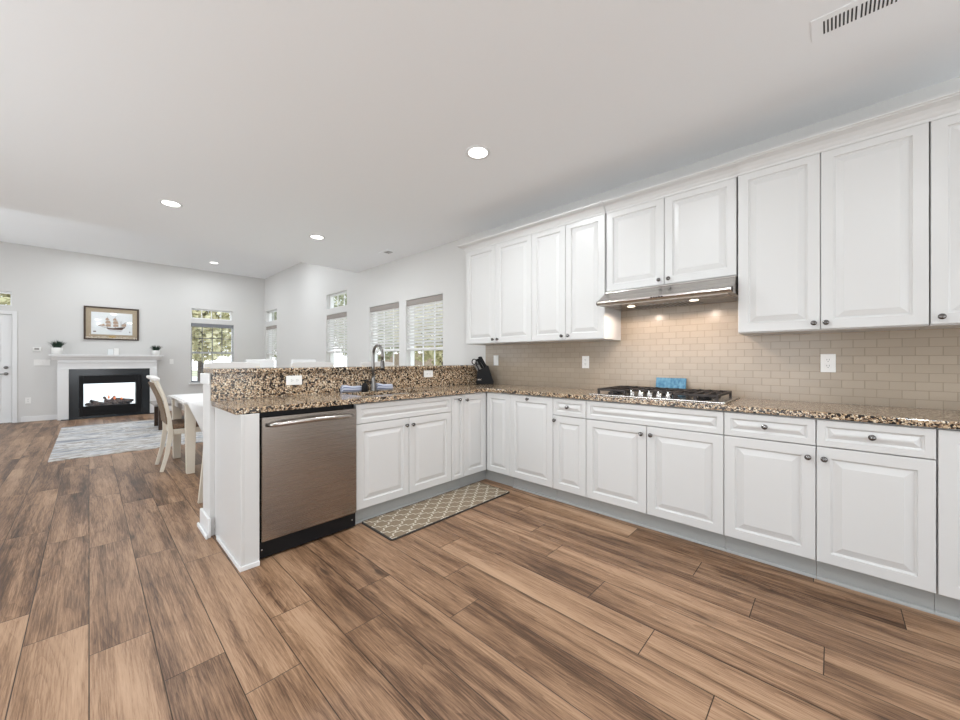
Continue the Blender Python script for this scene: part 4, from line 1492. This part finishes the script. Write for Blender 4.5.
def bar_stool():
    """sitter faces the bar (-y); origin centre on the floor; back at +y"""
    e = thing('bar_stool', 'x', 'stool', (0, 0, 0), 0, 'white bar stools behind the ledge')
    for s_ in (-1, 1):
        x = s_ * 0.190
        MB().bar([(x * 1.22, 0.225, 0.0), (x * 1.08, 0.195, 0.35), (x, 0.185, 0.65), (x, 0.195, 0.90), (x, 0.222, 1.13)], 0.036, [0.030, 0.036, 0.040, 0.034, 0.028], (1, 0, 0)).build('back_leg', 'cream', e, bevel=0.003)
        MB().bar([(x, -0.20, 0.0), (x, -0.175, 0.64)], 0.034, 0.034, (1, 0, 0)).build('front_leg', 'cream', e, bevel=0.003)
    MB().bar([(-0.21, 0.222, 1.125), (-0.12, 0.238, 1.135), (0, 0.244, 1.138), (0.12, 0.238, 1.135), (0.21, 0.222, 1.125)], 0.07, 0.024, (0, 0, 1)).build('top_rail', 'chairwhite', e, bevel=0.006)
    MB().bar([(-0.19, 0.196, 0.86), (0, 0.212, 0.865), (0.19, 0.196, 0.86)], 0.05, 0.018, (0, 0, 1)).build('cross_rail', 'chairwhite', e, bevel=0.004)
    B(-0.22, 0.22, -0.20, 0.165, 0.642, 0.69).build('seat', 'chairwhite', e, bevel=0.012, seg=3)
    MB().box(-0.175, 0.175, -0.194, -0.172, 0.22, 0.25).box(-0.19, 0.19, 0.19, 0.21, 0.30, 0.33).build('footrest', 'cream', e)
    return e
st = bar_stool()
st.location = (0.872, 3.60, 0)
st['label'] = 'white bar stool at the open end of the ledge, leg showing beside the half wall'
dup(st, (1.56, 3.60, 0), 0, 'white bar stool in the middle of the row behind the ledge', 'white bar stools behind the ledge')
dup(st, (2.30, 3.60, 0), 0, 'white bar stool behind the faucet, furthest along the ledge', 'white bar stools behind the ledge')

# ================================================================== OUTSIDE
def tree(x, y, h, r, mat, label, seed, z=-0.12):
    rnd = random.Random(seed)
    e = thing('tree', label, 'tree', (x, y, z), rnd.uniform(0, 6), 'trees outside the windows')
    t = MB().tube([(0, 0, 0), (0.04, 0.02, h * 0.3), (-0.03, 0.05, h * 0.6), (0.02, 0, h * 0.9)], [0.14, 0.11, 0.08, 0.03], 8)
    for k in range(6):
        a = k * 1.05 + rnd.random()
        z0 = h * (0.35 + 0.08 * k)
        t.tube([(0, 0, z0), (math.cos(a) * r * 0.4, math.sin(a) * r * 0.4, z0 + r * 0.25), (math.cos(a) * r * 0.8, math.sin(a) * r * 0.8, z0 + r * 0.6)], [0.05, 0.03, 0.012], 5)
    t.build('trunk', 'bark', e)
    m = MB()
    for i in range(5200):
        a, b_ = rnd.uniform(0, 2 * PI), math.acos(rnd.uniform(-1, 1))
        rr_ = r * (rnd.random() ** 0.4)
        c = Vector((rr_ * math.sin(b_) * math.cos(a), rr_ * math.sin(b_) * math.sin(a), h * 0.66 + rr_ * math.cos(b_) * h * 0.42 / r * 1.0))
        u = Vector((rnd.uniform(-1, 1), rnd.uniform(-1, 1), rnd.uniform(-1, 1))).normalized()
        v = u.cross(Vector((rnd.uniform(-1, 1), rnd.uniform(-1, 1), rnd.uniform(-1, 1)))).normalized()
        s_ = rnd.uniform(0.08, 0.18)
        m.quad([c - u * s_, c - v * s_ * 0.5, c + u * s_, c + v * s_ * 0.5])
    m.build('foliage', mat, e)
    return e
tree(3.2, 19.0, 5.0, 1.9, 'crown1', 'yellow-green tree seen through the window right of the fireplace', 21)
tree(7.6, 23.5, 5.6, 2.1, 'crown2', 'olive tree further off beyond the fireplace wall window', 22)
tree(-2.6, 18.0, 5.0, 1.9, 'crown1', 'yellow-green tree seen through the patio door transom', 23)
tree(9.5, 16.5, 5.0, 2.2, 'crown2', 'olive tree outside the middle side window', 24)
tree(9.0, 10.4, 4.4, 2.0, 'crown1', 'yellow-green tree outside the second window from the cabinets', 25)
tree(8.4, 5.4, 4.6, 1.8, 'crown2', 'olive tree outside the window nearest the wall cabinets', 26)
e = thing('garden_fence', 'reddish wooden fence across the lawn outside the side windows', 'fence', (11.5, -2.0, -0.12))
fm = MB()
for k in range(120):
    fm.box(0, 0.02, k * 0.2, k * 0.2 + 0.18, 0.05, 1.65)
fm.build('boards', 'fence', e)
MB().box(0.021, 0.06, 0, 24, 0.3, 0.38).box(0.021, 0.06, 0, 24, 1.3, 1.38).build('rail', 'fence', e)
for k in range(11):
    B(0.061, 0.16, k * 2.38, k * 2.38 + 0.1, 0, 1.7).build('post', 'fence', e)
